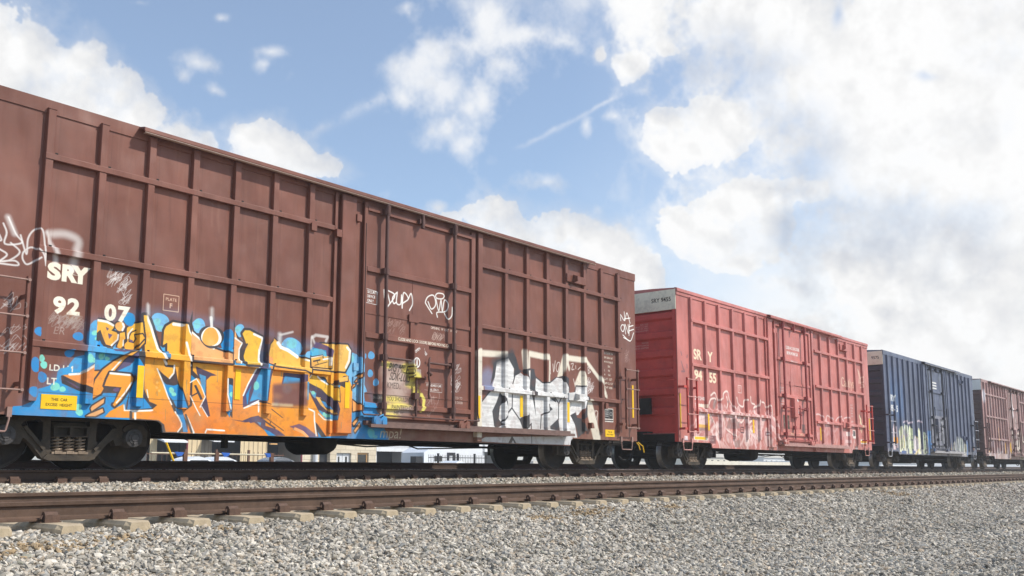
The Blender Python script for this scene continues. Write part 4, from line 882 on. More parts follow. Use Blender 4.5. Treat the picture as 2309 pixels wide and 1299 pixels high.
def paint_red_car():
    c = Canvas(21.9, 37.3, .45, 5.05, 90); rng = np.random.default_rng(21)
    b, a = crop(1420, 830, 340, 2008), crop(1420, 630, 340, 2008); d = crop(1720, 860, 280, 2021); e = crop(1720, 700, 280, 2021)
    cr = (242, 222, 190); wt = (240, 214, 206)
    washes(c, rng, 260, 22.9, 28.0, .75, 1.9, [(236, 206, 200), (226, 190, 184), (240, 220, 214), (206, 150, 146)], a=(.25, .7))
    for x_, z_, w_, h_ in [(23.3, 1.35, .5, .35), (24.3, 1.1, .35, .5), (25.2, 1.6, .3, .3), (26.1, 1.0, .4, .4), (26.9, 1.3, .3, .5), (27.5, 1.0, .25, .5)]: c.ell(x_, z_, w_/2, h_/2, (236, 214, 208), .5, .12)
    for _ in range(40):
        x_, z_ = rng.uniform(22.4, 36.9), rng.uniform(1.8, 4.7); c.curve([(x_, z_), (x_ + rng.normal(0, .01), z_ - .3), (x_, z_ - rng.uniform(.4, .9))], rng.uniform(.01, .05), [(150, 74, 70), (222, 166, 156)][rng.integers(2)], rng.uniform(.1, .3), .04)
    washes(c, rng, 90, 31.5, 35.5, .9, 1.8, [(232, 200, 196), (214, 178, 176), (196, 150, 150)], a=(.12, .35))
    for q in ([(1060, 360), (1110, 325), (1150, 420), (1190, 400)], [(1035, 475), (1060, 410), (1120, 405), (1100, 470), (1110, 540)], [(1225, 400), (1230, 330), (1280, 310), (1310, 430), (1365, 540)], [(1270, 380), (1285, 450), (1275, 520)], [(1405, 390), (1430, 480), (1490, 510), (1500, 430), (1540, 420)], [(1590, 380), (1600, 460), (1640, 480), (1640, 520), (1680, 500), (1695, 430)], [(1740, 450), (1770, 460), (1790, 520), (1830, 500), (1850, 620)], [(1630, 530), (1660, 500)], [(1050, 620), (1090, 700), (1160, 860)], [(1400, 600), (1440, 700), (1470, 720), (1520, 640)], [(1600, 700), (1560, 760), (1600, 850)], [(1800, 800), (1840, 1060)], [(1230, 640), (1260, 800), (1330, 860), (1400, 930)]):
        c.curve(b(*q), .05, (242, 226, 214), .85, .035); c.curve([(x_ + .03, z_ - .05) for x_, z_ in b(*q)], .03, (150, 104, 104), .5, .02)
    for q in ([(1100, 400), (1145, 440), (1110, 540), (1080, 545)], [(1270, 430), (1310, 430), (1290, 480)], [(1270, 800), (1290, 700), (1350, 670), (1440, 720), (1450, 800), (1330, 810)], [(1370, 970), (1450, 950), (1445, 1060), (1380, 1055)], [(1060, 640), (1095, 690), (1070, 760)], [(880, 780), (990, 790), (990, 830), (880, 830)]):
        c.poly(b(*q), (132, 116, 112), .6)
    c.poly(b((870, 470), (1000, 480), (995, 530), (870, 510)), (236, 224, 200), .7); c.poly(b((870, 600), (990, 610), (985, 760), (880, 740)), (236, 214, 210), .5); c.line(b((885, 765), (980, 775)), .09, (226, 178, 70), .8, .03)
    for x, z, s in [(22.955, 3.08, 'SR'), (23.81, 3.08, 'Y')]: c.text(s, x, z, .27, cr, .95, bold=.035, xs=1.08)
    for x, z, s in [(22.985, 2.50, '94'), (23.845, 2.485, '55')]: c.text(s, x, z, .27, cr, .95, bold=.04, xs=1.12)
    c.text('LD LMT 214100', 22.93, 1.93, .095, WHITE, .95, bold=.03, xs=.66); c.text('LT WT  71900', 22.93, 1.74, .085, WHITE, .75, bold=.02, xs=.62)
    c.line([(25.66, 2.29), (25.88, 2.29), (25.88, 2.51), (25.66, 2.51)], .02, wt, .95, closed=True); c.text('PLATE', 25.77, 2.42, .05, wt, align='CENTER'); c.text('F', 25.77, 2.33, .07, wt, align='CENTER')
    c.text('CLOSE AND LOCK DOORS', 29.2, 3.99, .10, WHITE, .95, bold=.03, xs=.62); c.text('BEFORE MOVING CAR', 29.27, 3.81, .10, WHITE, .95, bold=.03, xs=.62); c.text("OPENING W 10-0 H 12-6", 29.45, 3.56, .05, WHITE, .8, bold=.01, xs=.7)
    c.text('SECURITY', 28.62, 2.62, .055, WHITE, .75); c.text('DEVICE', 28.62, 2.53, .055, WHITE, .7)
    for i in range(4): c.text(['CLOSE AND', 'LOCK DOOR', 'BEFORE', 'MOVING'][i], 28.66, 2.27 - i*.09, .05, WHITE, .75, bold=.01, xs=.7)
    c.poly([(29.66, 2.31), (30.08, 2.31), (30.08, 2.24), (29.66, 2.24)], (240, 228, 222), .9); c.line([(29.72, 2.12), (29.84, 2.22)], .03, WHITE, .9); c.line([(30.02, 2.12), (29.92, 2.22)], .03, WHITE, .9); c.poly([(29.70, 2.04), (29.9, 2.04), (29.9, 1.84), (29.70, 1.84)], (230, 226, 230), .85)
    c.poly([(28.78, 1.76), (29.28, 1.76), (29.28, 1.30), (28.78, 1.30)], (56, 62, 50), .9); c.poly([(30.25, 1.5), (30.55, 1.5), (30.55, 1.2), (30.25, 1.2)], (120, 90, 88), .9)
    c.text('PULL', 29.25, 1.11, .08, (236, 206, 170), .85, bold=.02); c.text('SHUT', 30.0, 1.11, .08, (236, 206, 170), .85, bold=.02)
    c.text('Catalys', 34.18, 3.08, .34, (238, 206, 176), .62, bold=.015, xs=.92); c.scrape(.55, 9, 8, x0=34.1, x1=36.2, z0=2.9, z1=3.7)
    for k in range(3): c.line([(36.02 + .06*k, 3.85 - .03*k), (36.14 + .08*k, 3.55 - .05*k), (36.06 + .08*k, 3.32)], .05, (238, 208, 186), .55, .02)
    c.line([(36.2, 3.5), (36.42, 3.6), (36.45, 3.4), (36.28, 3.35), (36.42, 3.2), (36.2, 3.15)], .05, (238, 208, 186), .5, .02)
    for q in ([(820, 560), (860, 530), (920, 550), (970, 640)], [(1000, 640), (1020, 560), (1060, 570), (1110, 640)], [(1165, 640), (1200, 590), (1250, 570), (1290, 640)], [(1300, 600), (1350, 585), (1400, 610)], [(1010, 600), (1015, 720)], [(1430, 870), (1480, 900), (1440, 1130)]): c.curve(d(*q), .05, (236, 218, 212), .65, .03)
    for x, z, h in [(36.02, 1.75, .5), (36.1, 1.62, .4), (36.0, 1.9, .3)]: c.line([(x, z - h/2), (x + .12, z), (x - .05, z + h/2)], .08, (240, 226, 186), .6, .05)
    for i, t in enumerate(['XM 17-0', 'EW 10-8', 'IL 50-6', 'IW  9-4', 'IH 13-0', '', 'CU 5277']): c.text(t, 35.05, 2.38 - i*.105, .06, WHITE, .65, bold=.02, xs=.7)
    c.poly([(35.15, 1.46), (35.45, 1.46), (35.45, 1.15), (35.15, 1.15)], (230, 222, 214)); c.poly([(35.18, 1.43), (35.42, 1.43), (35.42, 1.24), (35.18, 1.24)], (96, 92, 92))
    c.poly([(34.45, 1.38), (34.68, 1.38), (34.68, 1.22), (34.45, 1.22)], (240, 226, 220), .9); c.poly([(34.35, 1.08), (34.85, 1.08), (34.85, .96), (34.35, .96)], (236, 210, 206), .6)
    c.poly([(35.3, .86), (35.62, .86), (35.62, .69), (35.3, .69)], (120, 84, 88)); c.line([(35.46, .86), (35.46, .69)], .02, WHITE, .7); c.line([(35.3, .775), (35.62, .775)], .02, WHITE, .7)
    c.poly([(35.95, 1.13), (36.42, 1.13), (36.42, .95), (35.95, .95)], (240, 226, 214)); c.poly([(35.97, 1.075), (36.40, 1.075), (36.40, 1.005), (35.97, 1.005)], (240, 186, 40))
    c.poly([(36.72, .84), (36.9, .84), (36.9, .78), (36.72, .78)], (244, 230, 226))
    c.poly([(22.86, .91), (23.66, .91), (23.66, .80), (22.86, .80)], (236, 228, 210)); c.poly([(22.92, .893), (23.56, .893), (23.56, .822), (22.92, .822)], (236, 196, 24))
    c.poly([(23.75, .95), (24.15, .95), (24.15, .72), (23.75, .72)], (122, 76, 78)); c.text('ST W', 23.78, .87, .05, WHITE, .9); c.text('LAND NXW', 23.77, .79, .045, WHITE, .9, xs=.7)
    c.poly([(22.34, .90), (22.52, .90), (22.52, .78), (22.34, .78)], (226, 214, 216)); c.line([(25.75, 1.25), (25.95, 1.25), (25.95, 1.09), (25.75, 1.09)], .03, (60, 34, 36), .95, closed=True); c.line([(25.78, 1.18), (25.92, 1.18)], .02, (60, 34, 36))
    c.poly([(27.45, 1.17), (27.72, 1.17), (27.72, 1.04), (27.45, 1.04)], (132, 92, 96)); c.poly([(27.54, 1.13), (27.64, 1.13), (27.64, 1.07), (27.54, 1.07)], WHITE, .8)
    for q in ([(660, 960), (670, 1000)], [(745, 1005), (740, 1030)], [(665, 1090), (690, 1180), (710, 1220), (670, 1220)], [(740, 1130), (742, 1170)]): c.line(a(*q), .05, (104, 84, 92), .7, .03)
    c.scrape(.35, 8, 6, z0=.5, z1=1.7)
    return c

def paint_blue_car():
    c = Canvas(38.9, 53.6, .45, 5.05, 70); rng = np.random.default_rng(31)
    e = crop(1950, 780, 260, 1299)
    for x, z, w, h, al in [(39.95, 3.05, .28, 1.0, .8), (40.6, 3.0, .2, 1.0, .8), (41.2, 3.05, .3, 1.1, .85), (40.6, 2.5, .5, .5, .5)]: c.ell(x, z, w*.8, h*.8, (70, 106, 152), al*.75, .5)
    c.text('RY', 39.78, 2.85, .25, WHITE, .97, bold=.04, xs=.95); c.text('95', 39.76, 2.42, .25, WHITE, .97, bold=.04, xs=.9); c.text('5', 40.47, 2.42, .25, WHITE, .97, bold=.04, xs=1.0)
    c.line([(42.35, 2.25), (42.6, 2.25), (42.6, 2.5), (42.35, 2.5)], .03, (196, 196, 206), .7, closed=True); c.text('F', 42.48, 2.3, .1, (196, 196, 206), .7, align='CENTER')
    for i in range(3): c.line([(45.75 + .03*i, 4.05 - i*.13), (46.45, 4.05 - i*.13)], .07, WHITE, .85)
    pale = [(232, 232, 196), (224, 226, 206), (236, 224, 222), (214, 222, 190)]
    for x, z0, z1, w, col in [(40.0, .8, 1.9, .4, (226, 206, 208)), (40.85, .72, 1.85, .46, pale[0]), (41.45, .66, 1.95, .5, pale[1]), (42.1, .66, 1.9, .44, (230, 236, 196)), (42.8, .66, 1.5, .5, pale[2]), (43.4, .66, 1.85, .46, pale[0]), (44.1, .66, 1.7, .36, pale[3])]:
        c.poly([(x - w/2, z0), (x + w/2, z0), (x + w/2 - .04, z1 - .15), (x + .02, z1), (x - w/2 + .05, z1 - .25)], col, .95)
    for q in ([(420, 860), (450, 840), (480, 870), (520, 850)], [(560, 850), (600, 840), (630, 880)], [(385, 1060), (400, 980)], [(425, 950), (450, 1000), (440, 1060)]): c.line(e(*q), .07, (226, 206, 214), .8, .04)
    washes(c, rng, 40, 40.5, 44.4, .66, 1.7, [(140, 136, 150), (214, 190, 70), (196, 200, 170), (110, 108, 124), (232, 214, 206)], w=(.06, .25), h=(.1, .5), a=(.4, .8), soft=.04)
    c.poly([(39.9, 1.32), (40.28, 1.32), (40.28, 1.08), (39.9, 1.08)], (236, 162, 58)); c.poly([(44.4, 1.75), (45.1, 1.75), (45.1, 1.3), (45.0, 1.3), (45.0, .66), (44.45, .66)], (76, 124, 176)); c.ell(44.8, 1.3, .1, .08, (104, 160, 206), .9, .05)
    c.poly([(40.85, .78), (41.5, .78), (41.5, .66), (40.85, .66)], (76, 104, 156)); c.poly([(42.4, .80), (42.75, .80), (42.75, .70), (42.4, .70)], (70, 100, 154))
    c.poly([(45.3, 2.5), (48.1, 2.5), (48.1, .95), (45.3, .95)], (128, 126, 134), .72); c.poly([(46.9, 2.25), (47.1, 2.25), (47.1, 1.6), (46.9, 1.6)], (216, 214, 216), .8); washes(c, rng, 30, 45.4, 48.0, .95, 2.3, [(98, 98, 106), (170, 168, 172), (74, 74, 84)], w=(.05, .4), h=(.06, .4), a=(.3, .6), soft=.04)
    c.poly([(45.0, .85), (51.3, .85), (51.3, .62), (45.0, .62)], (168, 164, 168), .75)
    for x, z0, z1, w, col in [(48.35, .9, 1.75, .3, (226, 172, 64)), (48.9, .9, 1.4, .3, (214, 210, 196)), (49.55, .8, 1.65, .3, (220, 220, 210)), (50.2, .75, 1.65, .36, (214, 218, 204)), (50.9, .7, 1.4, .3, (222, 218, 196)), (51.4, .7, 1.55, .3, (92, 130, 180)), (52.6, 1.5, 2.2, .18, (200, 204, 214))]: c.poly([(x - w/2, z0), (x + w/2, z0), (x + w/2, z1 - .2), (x, z1)], col, .85)
    c.poly([(52.45, 1.18), (52.75, 1.18), (52.75, .96), (52.45, .96)], (238, 160, 52)); c.poly([(52.45, 1.65), (52.65, 1.65), (52.65, 1.35), (52.45, 1.35)], (220, 224, 232))
    c.scrape(.35, 7, 9, z0=.5, z1=2.2)
    return c

def paint_faded_car():
    c = Canvas(55.0, 70.6, .45, 5.05, 45); rng = np.random.default_rng(41)
    washes(c, rng, 60, 55.3, 70, .7, 4.7, [(196, 172, 168), (168, 140, 138), (210, 192, 188)], w=(.1, .5), h=(.4, 1.6), a=(.1, .3), soft=.2)
    washes(c, rng, 46, 55.8, 60.8, .6, 1.7, [(220, 212, 206), (214, 206, 214), (206, 196, 190)], w=(.15, .5), h=(.3, .9), a=(.3, .7), soft=.1)
    washes(c, rng, 60, 63.5, 69.8, .6, 2.3, [(214, 220, 188), (220, 224, 206), (196, 196, 176)], w=(.2, .6), h=(.3, 1.2), a=(.3, .7), soft=.12)
    for x, z0, z1, col in [(57.75, .95, 1.5, (236, 190, 70)), (59.9, .95, 1.45, (226, 168, 34)), (61.05, .6, 1.5, (226, 176, 60)), (58.25, 1.65, 2.3, (226, 178, 110)), (56.05, 1.0, 1.5, (238, 182, 110))]: c.line([(x, z0), (x, z1)], .16, col, .9, .03)
    c.ell(55.5, 4.0, .2, .35, (232, 226, 230), .9, .15); c.poly([(61.9, 4.45), (62.3, 4.45), (62.5, 3.2), (62.3, 3.0)], (234, 226, 226), .9)
    washes(c, rng, 12, 61.7, 63.4, 1.0, 3.4, [(232, 224, 222), (220, 214, 200)], w=(.1, .4), h=(.3, .8), a=(.4, .8), soft=.08)
    c.poly([(62.6, 2.2), (63.5, 2.2), (63.4, 1.0), (62.4, 1.2)], (214, 206, 192), .7)
    c.scrape(.3, 6, 10)
    return c

def car_mat(name, col, canvas, x_c, fade=(200, 170, 160), fade_amt=.12, xk=1.0):
    """Worn car paint with the painted lettering and graffiti on the side that faces the camera (object space, metres)."""
    m, n, b = new_mat(name)
    tc = n.add('ShaderNodeTexCoord').outputs['Object']
    sp = n.add('ShaderNodeSeparateXYZ', ins={0: tc})
    c = lin(col)
    a = n.noise(tc, .9, 6, .6)
    st = n.add('ShaderNodeMapping', ins={0: tc, 3: (3.2, 3.2, .22)}).outputs[0]
    streak = n.noise(st, 2.2, 6, .65)
    f = n.noise(tc, 30, 4, .65)
    base = n.mix(n.ramp(a, .3, .7), tuple(v*.82 for v in c) + (1,), tuple(min(v*1.14, .9) for v in c) + (1,))
    base = n.mix(n.math('MULTIPLY', n.ramp(streak, .5, .72), fade_amt*2.2), base, lin(fade) + (1,))
    base = n.mix(n.math('MULTIPLY', n.ramp(n.noise(st, 5.5, 5, .7), .55, .75), .34), base, tuple(v*.55 for v in c) + (1,))
    base = n.mix(n.math('MULTIPLY', n.ramp(f, .62, .76), .35), base, tuple(v*.6 for v in c) + (1,))
    im = canvas.image(name + '_markings')
    u = n.math('DIVIDE', n.math('SUBTRACT', n.math('DIVIDE', n.math('ADD', sp.outputs[0], x_c), xk), canvas.x0), canvas.w/canvas.p)
    v = n.math('DIVIDE', n.math('SUBTRACT', sp.outputs[2], canvas.z0), canvas.h/canvas.p)
    uv = n.add('ShaderNodeCombineXYZ', ins={0: u, 1: v})
    tex = n.add('ShaderNodeTexImage', image=im, extension='CLIP', ins={0: uv.outputs[0]})
    near = n.math('LESS_THAN', sp.outputs[1], -1.36)
    al = n.math('MULTIPLY', tex.outputs[1], near)
    al = n.math('MULTIPLY', al, n.ramp(f, .60, .80, 1.0, .72))
    paint = n.mix(n.math('MULTIPLY', n.ramp(n.noise(tc, 7, 5, .6), .4, .7), .14), tex.outputs[0], n.mix(.5, tex.outputs[0], (.12, .09, .07, 1)))
    colr = n.mix(al, base, paint)
    dust = n.math('MULTIPLY', n.ramp(sp.outputs[2], 1.3, .4), n.math('MULTIPLY', n.ramp(n.noise(tc, 3, 5, .6), .35, .7), .36))
    colr = n.mix(dust, colr, lin((150, 132, 112)) + (1,))
    n.l.new(colr, b.inputs['Base Color'])
    n.l.new(n.ramp(n.noise(tc, 4, 4), .3, .7, .4, .56), b.inputs['Roughness'])
    b.inputs['Specular IOR Level'].default_value = .3
    dent = n.noise(n.add('ShaderNodeMapping', ins={0: tc, 3: (1.4, 1, .75)}).outputs[0], 1.0, 2, .45)
    b1 = n.add('ShaderNodeBump', ins={'Strength': .8, 'Distance': .16, 'Height': dent})
    b2 = n.add('ShaderNodeBump', ins={'Strength': .12, 'Distance': .004, 'Height': f, 'Normal': b1.outputs[0]})
    n.l.new(b2.outputs[0], b.inputs['Normal'])
    return m

M['cap'] = worn('bearing_cap', (74, 72, 72), .75, .2, 8, (52, 46, 40), .6, spec=.2)
# ------------------------------------------------------------------ bogie (truck): side frames > springs, wheels, bearing caps
def make_bogie():
    mb = MB()
    outer = [(-1.13, .33), (-1.02, .33), (-1.02, .36), (-.99, .52), (-.79, .52), (-.77, .34), (-.66, .33), (-.62, .42), (-.52, .34), (-.36, .145), (-.28, .115), (.28, .115), (.36, .145), (.52, .34), (.62, .42), (.66, .33), (.77, .34), (.79, .52), (.99, .52), (1.02, .36), (1.02, .33), (1.13, .33), (1.14, .55), (1.06, .64), (.86, .69), (.5, .74), (.28, .78), (-.28, .78), (-.5, .74), (-.86, .69), (-1.06, .64), (-1.14, .55)]
    tri = [(-.66, .585), (-.62, .63), (-.42, .67), (-.37, .63), (-.37, .40), (-.40, .36), (-.44, .37)]
    mid = [(-.255, .27), (-.225, .225), (.225, .225), (.255, .27), (.27, .66), (-.27, .66)]
    holes = [tri, [(-x, z) for x, z in reversed(tri)], mid]
    for s in (-1, 1):
        y = s*1.0
        mb.plate(outer, y - .07, y + .07, holes)
        yo = y - .105 if s < 0 else y + .07
        mb.plate([(-.36, .145), (-.28, .115), (.28, .115), (.36, .145), (.30, .205), (-.30, .205)], yo, yo + .035)
        for q in (-1, 1):                                          # flanges along the diagonal arms
            mb.plate([(q*.64, .56), (q*.60, .58), (q*.33, .28), (q*.36, .25)], yo, yo + .035) if q > 0 else mb.plate([(-.64, .56), (-.36, .25), (-.33, .28), (-.60, .58)], yo, yo + .035)
            mb.plate([(q*.89 + .15*math.cos(t), .565 + .075*math.sin(t)) for t in [2*math.pi*k/18 for k in range(18)]], y - .12, y + .12)
    mb.box(-.24, .24, -1.0, 1.0, .45, .64)                          # bolster across the car
    body = mb.build('bogie', M['bogie'])
    w = MB(); w.plate([(-.235, .44), (.235, .44), (.245, .59), (-.245, .59)], -1.115, -1.0, [[(-.21, .46), (-.02, .46), (-.02, .57), (-.215, .57)], [(.02, .46), (.21, .46), (.215, .57), (.02, .57)]])
    w.box(-.24, .24, -1.03, -.99, .43, .62); w.build('bolster_end', M['bogie'], body)
    for x in (-.155, 0, .155):
        for k, (r, rr) in enumerate(((.066, .0135),)):
            sp = MB(); turns = 4.6
            sp.tube([(x + r*math.cos(t), -1.03 + r*math.sin(t), .235 + (.2)*t/(2*math.pi*turns)) for t in np.linspace(0, 2*math.pi*turns, 56)], rr, 6)
            sp.tube([(x, -1.03, .225), (x, -1.03, .44)], .03, 8)
            sp.build('spring', M['spring'], body)
    st = MB(); st.box(-.25, .25, -1.11, -.95, .205, .235)
    for x in (-.16, 0, .16): st.box(x - .05, x + .05, -1.118, -1.10, .205, .25)
    st.build('spring_seat', M['spring'], body)
    prof_out = [(.0, -.80), (.10, -.80), (.10, -.78), (.30, -.765), (.39, -.80), (.405, -.822), (.440, -.822), (.445, -.815), (.446, -.70), (.470, -.685), (.470, -.672), (.38, -.672), (.30, -.70), (.10, -.68), (.0, -.68)]
    for x in (-.885, .885):
        for s in (1, -1):
            wl = MB(); pr = [(r, y*s) for r, y in prof_out]
            n0 = len(pr); wl.lathe(pr[:7], 56, x, .446, 0); wl.lathe(pr[6:10], 56, x, .446, 1); wl.lathe(pr[9:], 56, x, .446, 0)
            wl.build('wheel', [M['wheel'], M['tread']], body)
        ax = MB(); ax.lathe([(0, -1.1), (.075, -1.1), (.075, -.8), (.08, 0), (.075, .8), (.075, 1.1), (0, 1.1)], 20, x, .446); ax.build('axle', M['wheel'], body)
        for s in (-1, 1):
            cp = MB()
            cp.lathe([(0, s*1.2), (.05, s*1.2), (.06, s*1.185), (.085, s*1.185), (.09, s*1.175), (.128, s*1.17), (.135, s*1.155), (.135, s*.95), (0, s*.95)], 24, x, .446, 0, False)
            for k in range(3):
                t = 2*math.pi*k/3 + .5; cx, cz = x + .072*math.cos(t), .446 + .072*math.sin(t)
                cp.lathe([(0, s*1.2), (.02, s*1.2), (.02, s*1.17), (0, s*1.17)], 8, cx, cz, 0, False)
            cp.build('bearing_cap', M['cap'], body)
    sh = MB()                                                      # brake beams and shoes
    for x in (-.38, .38): sh.box(x - .05, x + .05, -.78, .78, .30, .42)
    sh.build('brake_beam', M['underframe'], body)
    return body

def text_obj(s, x, z, h, y, mat, parent, bold=.0, xs=1.0, name='lettering', align='CENTER', end=False):
    me = text_mesh(s, bold); k = h/CAP
    xsz = [v.co.x for v in me.vertices]; off = {'CENTER': (max(xsz) + min(xsz))/2, 'LEFT': min(xsz), 'RIGHT': max(xsz)}[align]
    for v in me.vertices:
        a, b = (v.co.x - off)*k*xs, v.co.y*k
        v.co = (y, x - a, z + b) if end else (x + a, y, z + b)
    me.name = name; me.materials.clear(); me.materials.append(mat)
    o = bpy.data.objects.new(name, me); COL.objects.link(o); o.parent = parent
    return o
text_edges('H', 0)

BOGIE = make_bogie()
BOGIE_USED = [False]

def boxcar(sp):
    xL, xR = sp['xL'], sp['xR']; xc = (xL + xR)/2; L = (xR - xL)/2
    root = empty('boxcar', (xc, 14.0, 0), sp['label'], 'boxcar', 'boxcars of the freight train')
    P, Dk, H = sp['mat'], M['underframe'], sp.get('plain', sp['mat'])
    T = sp.get('top', 4.99); X = lambda v: v - xc
    dx0, dx1 = X(sp['door'][0]), X(sp['door'][1]); zs, zl = sp['sill'], sp['low']
    sl, sr = X(sp['step'][0]), X(sp['step'][1])
    # --- body: the two side sheets and floor
    arcL = [(sl - .13 + .11*math.sin(t), zs - .09 + .09*math.cos(t)) for t in np.linspace(0, math.pi/2, 6)]
    arcR = [(sr + .13 - .11*math.sin(t), zs - .09 + .09*math.cos(t)) for t in np.linspace(math.pi/2, 0, 6)]
    out = [(-L, zs)] + arcL + [(sl, zl), (sr, zl)] + arcR + [(L, zs), (L, T), (-L, T)]
    mb = MB(); mb.plate(out, -1.43, -1.40); mb.plate(out, 1.40, 1.43)
    mb.box(-L + .05, L - .05, -1.395, 1.395, .93, .98)
    body = mb.build('body', P, root)
    tb = MB()
    if sp.get('band') == 'angle': prof = [(-1.432, T - .19), (-1.452, T - .19), (-1.452, T - .10), (-1.478, T - .092), (-1.468, T - .004), (-1.41, T + .012), (-1.39, T + .012), (-1.39, T - .19)]
    else: prof = [(-1.432, T - .185), (-1.446, T - .185), (-1.446, T + .002), (-1.38, T + .016), (-1.38, T - .185)]
    tb.extx(prof, -L - .012, L + .012); tb.build('top_chord', P, root)
    rf = MB(); rf.extx([(-1.40, T + .003), (-.7, T + .05), (0, T + .075), (.7, T + .05), (1.44, T + .003), (1.44, T - .04), (-1.40, T - .04)], -L, L)
    n_sheet = 14
    for i in range(1, n_sheet):
        x = -L + 2*L*i/n_sheet; rf.extx([(-1.38, T + .012), (0, T + .095), (1.4, T + .012), (1.4, T - .01), (0, T + .06), (-1.38, T - .01)], x - .025, x + .025)
    rf.build('roof', P, root)
    # --- ends with pressed horizontal corrugations, end band and lettering
    for s in (-1, 1):
        ew = MB(); zz0, zz1 = zs + .02, T - .62
        z = zz1; pts = [(0, T - .02), (0, zz1 + .05)]
        while z > zz0 + .45:
            pts += [(.0, z), (.085, z - .05), (.085, z - .20), (.0, z - .25)]; z -= .53
        pts += [(0, zz0)]
        v = []; f = []
        for a, q in pts: v += [(s*(L - .08 + a), -1.395, q), (s*(L - .08 + a), 1.395, q)]
        for i in range(len(pts) - 1): f.append((2*i, 2*i + 1, 2*i + 3, 2*i + 2))
        ew.poly(v, f)
        for y in (-1.40, 1.30): ew.box(s*L - .07 if s > 0 else -L - .01, L + .01 if s > 0 else -L + .07, y, y + .1, zs, T - .03)
        w = ew.build('end_wall', sp.get('end_mat', H), root)
        if s < 0 and sp.get('endband'):
            eb = MB(); eb.box(-L - .025, -L + .02, -1.42, 1.42, T - .60, T - .035); e = eb.build('end_band', sp['endband'], root)
            if sp.get('endtext'): text_obj(sp['endtext'], -1.28, T - .36, .115, -L - .0275, M['sign_black'], e, bold=.012, xs=.95, align='RIGHT', end=True)
            for zt_, tx in sp.get('endlines', ()): text_obj(tx, -.48, zt_, .042, -L + .076, M['end_stencil'], w, xs=.9, bold=.02, align='RIGHT', end=True)
            for k in range(4):
                gi = MB(); zz = .98 + k*.48; y1, y2 = -1.33, -.75
                gi.tube([(-L + .0, y1, zz), (-L - .075, y1, zz), (-L - .075, y2, zz), (-L + .0, y2, zz)], .011, 6); gi.build('end_grab_iron', H, root)
            pl = MB(); pl.box(-L - .30, -L - .02, -.62, .95, .98, 1.02); pl.box(-L - .12, -L - .02, -.6, -.05, 1.5, 1.95); pl.tube([(-L - .2, .5, 1.05), (-L - .2, .5, 1.9)], .03, 6); pl.build('brake_platform', Dk, root)
    # --- side posts
    jr = random.Random(int(xL*10))
    for xr in sp['posts']:
        x1 = X(xr) + jr.uniform(-.006, .006); x0 = x1 - .105; o = MB(); za, zb = sp.get('post_z', (.885, 4.858))
        pr = [(x0 - .012, -1.431), (x0, -1.494), (x0 + .006, -1.5), (x1 - .006, -1.5), (x1, -1.494), (x1 + .012, -1.431)]
        v = [(a, b, za) for a, b in pr] + [(a, b, zb) for a, b in pr]; n = 6
        o.poly(v, [(i, (i + 1) % n, n + (i + 1) % n, n + i) for i in range(n)] + [tuple(range(n))[::-1], tuple(range(n, 2*n))])
        if sp.get('post_cap'): o.box(x0 - .006, x1 + .006, -1.508, -1.43, zb, zb + .012)
        o.build('side_post', P, root)
    # --- horizontal stringers, left and right of the door
    for zb in sp.get('stringers', ()):
        for a, b in sp['bays']:
            o = MB(); o.extx([(-1.431, zb + .125), (-1.444, zb + .122), (-1.444, zb + .102), (-1.509, zb + .082), (-1.512, zb + .076), (-1.512, zb + .004), (-1.508, zb), (-1.431, zb)], X(a), X(b))
            o.build('stringer', P, root)
    # small drain lugs under the upper stringers and gusset boxes
    if sp.get('detail'):
        dh = MB()
        for zb in sp['stringers']:
            for xr in sp['posts']:
                x = X(xr) + .014; dh.box(x, x + .035, -1.5075, -1.50, zb + .083, zb + .105)
        dh.build('drain_hole', M['underframe'], root)
    # --- door hood over the sliding door
    h0, h1 = X(sp['hood'][0]), X(sp['hood'][1])
    hd = MB(); hd.extx([(-1.44, T - .002), (-1.585, T - .032), (-1.612, T - .048), (-1.612, T - .098), (-1.60, T - .104), (-1.58, T - .098), (-1.58, T - .06), (-1.44, T - .034)], h0, h1)
    for k in range(int((h1 - h0)/1.25) + 1):
        x = h0 + .3 + k*1.25
        if x < h1: hd.box(x, x + .02, -1.60, -1.44, T - .125, T - .05)
    hd.build('door_hood', P, root)
    lp = MB(); lp.box(h0, h1, -1.628, -1.616, T - .124, T - .116); lp.box(h0, h1, -1.6155, -1.57, T - .131, T - .125); lp.build('door_track', sp['lip'], root)
    # --- door posts
    zt = T - .135
    o = MB(); o.rbox(dx0 - .53, dx0 - .20, -1.52, -1.43, zl + .08, zt, .012); o.box(dx0 - .655, dx0 - .60, -1.48, -1.43, zl + .08, zt); o.build('door_post', P, root)
    o = MB(); o.rbox(dx1 + .055, dx1 + .20, -1.53, -1.43, zl + .02, zt, .01); o.build('door_post', P, root)
    # --- plug door
    d = MB(); w = dx1 - dx0
    d.box(dx0, dx1, -1.462, -1.432, .90, zt - .02)
    d.rbox(dx0, dx0 + .085, -1.505, -1.455, .93, zt - .02, .008); d.rbox(dx1 - .125, dx1, -1.505, -1.455, .93, zt - .02, .008)
    for za, hh in ((T - .31, .085), (3.56, .085), (2.345, .092), (1.09, .08)):
        d.extx([(-1.46, za + hh + .02), (-1.51, za + hh), (-1.512, za), (-1.46, za)], dx0 + .085, dx1 - .125)
    for za in (2.785, 1.345): d.box(dx0 + .085, dx1 - .125, -1.472, -1.46, za, za + .018)
    d.box(dx0 + w*.42, dx0 + w*.42 + .012, -1.468, -1.46, 2.43, 3.56); d.box(dx0 + w*.40, dx0 + w*.435, -1.49, -1.46, 2.43, 2.78)
    d.box(dx0 + w*.385, dx0 + w*.47, -1.50, -1.46, 2.76, 2.90); d.box(dx0 + w*.47, dx1 - .13, -1.485, -1.46, 2.785, 2.86)
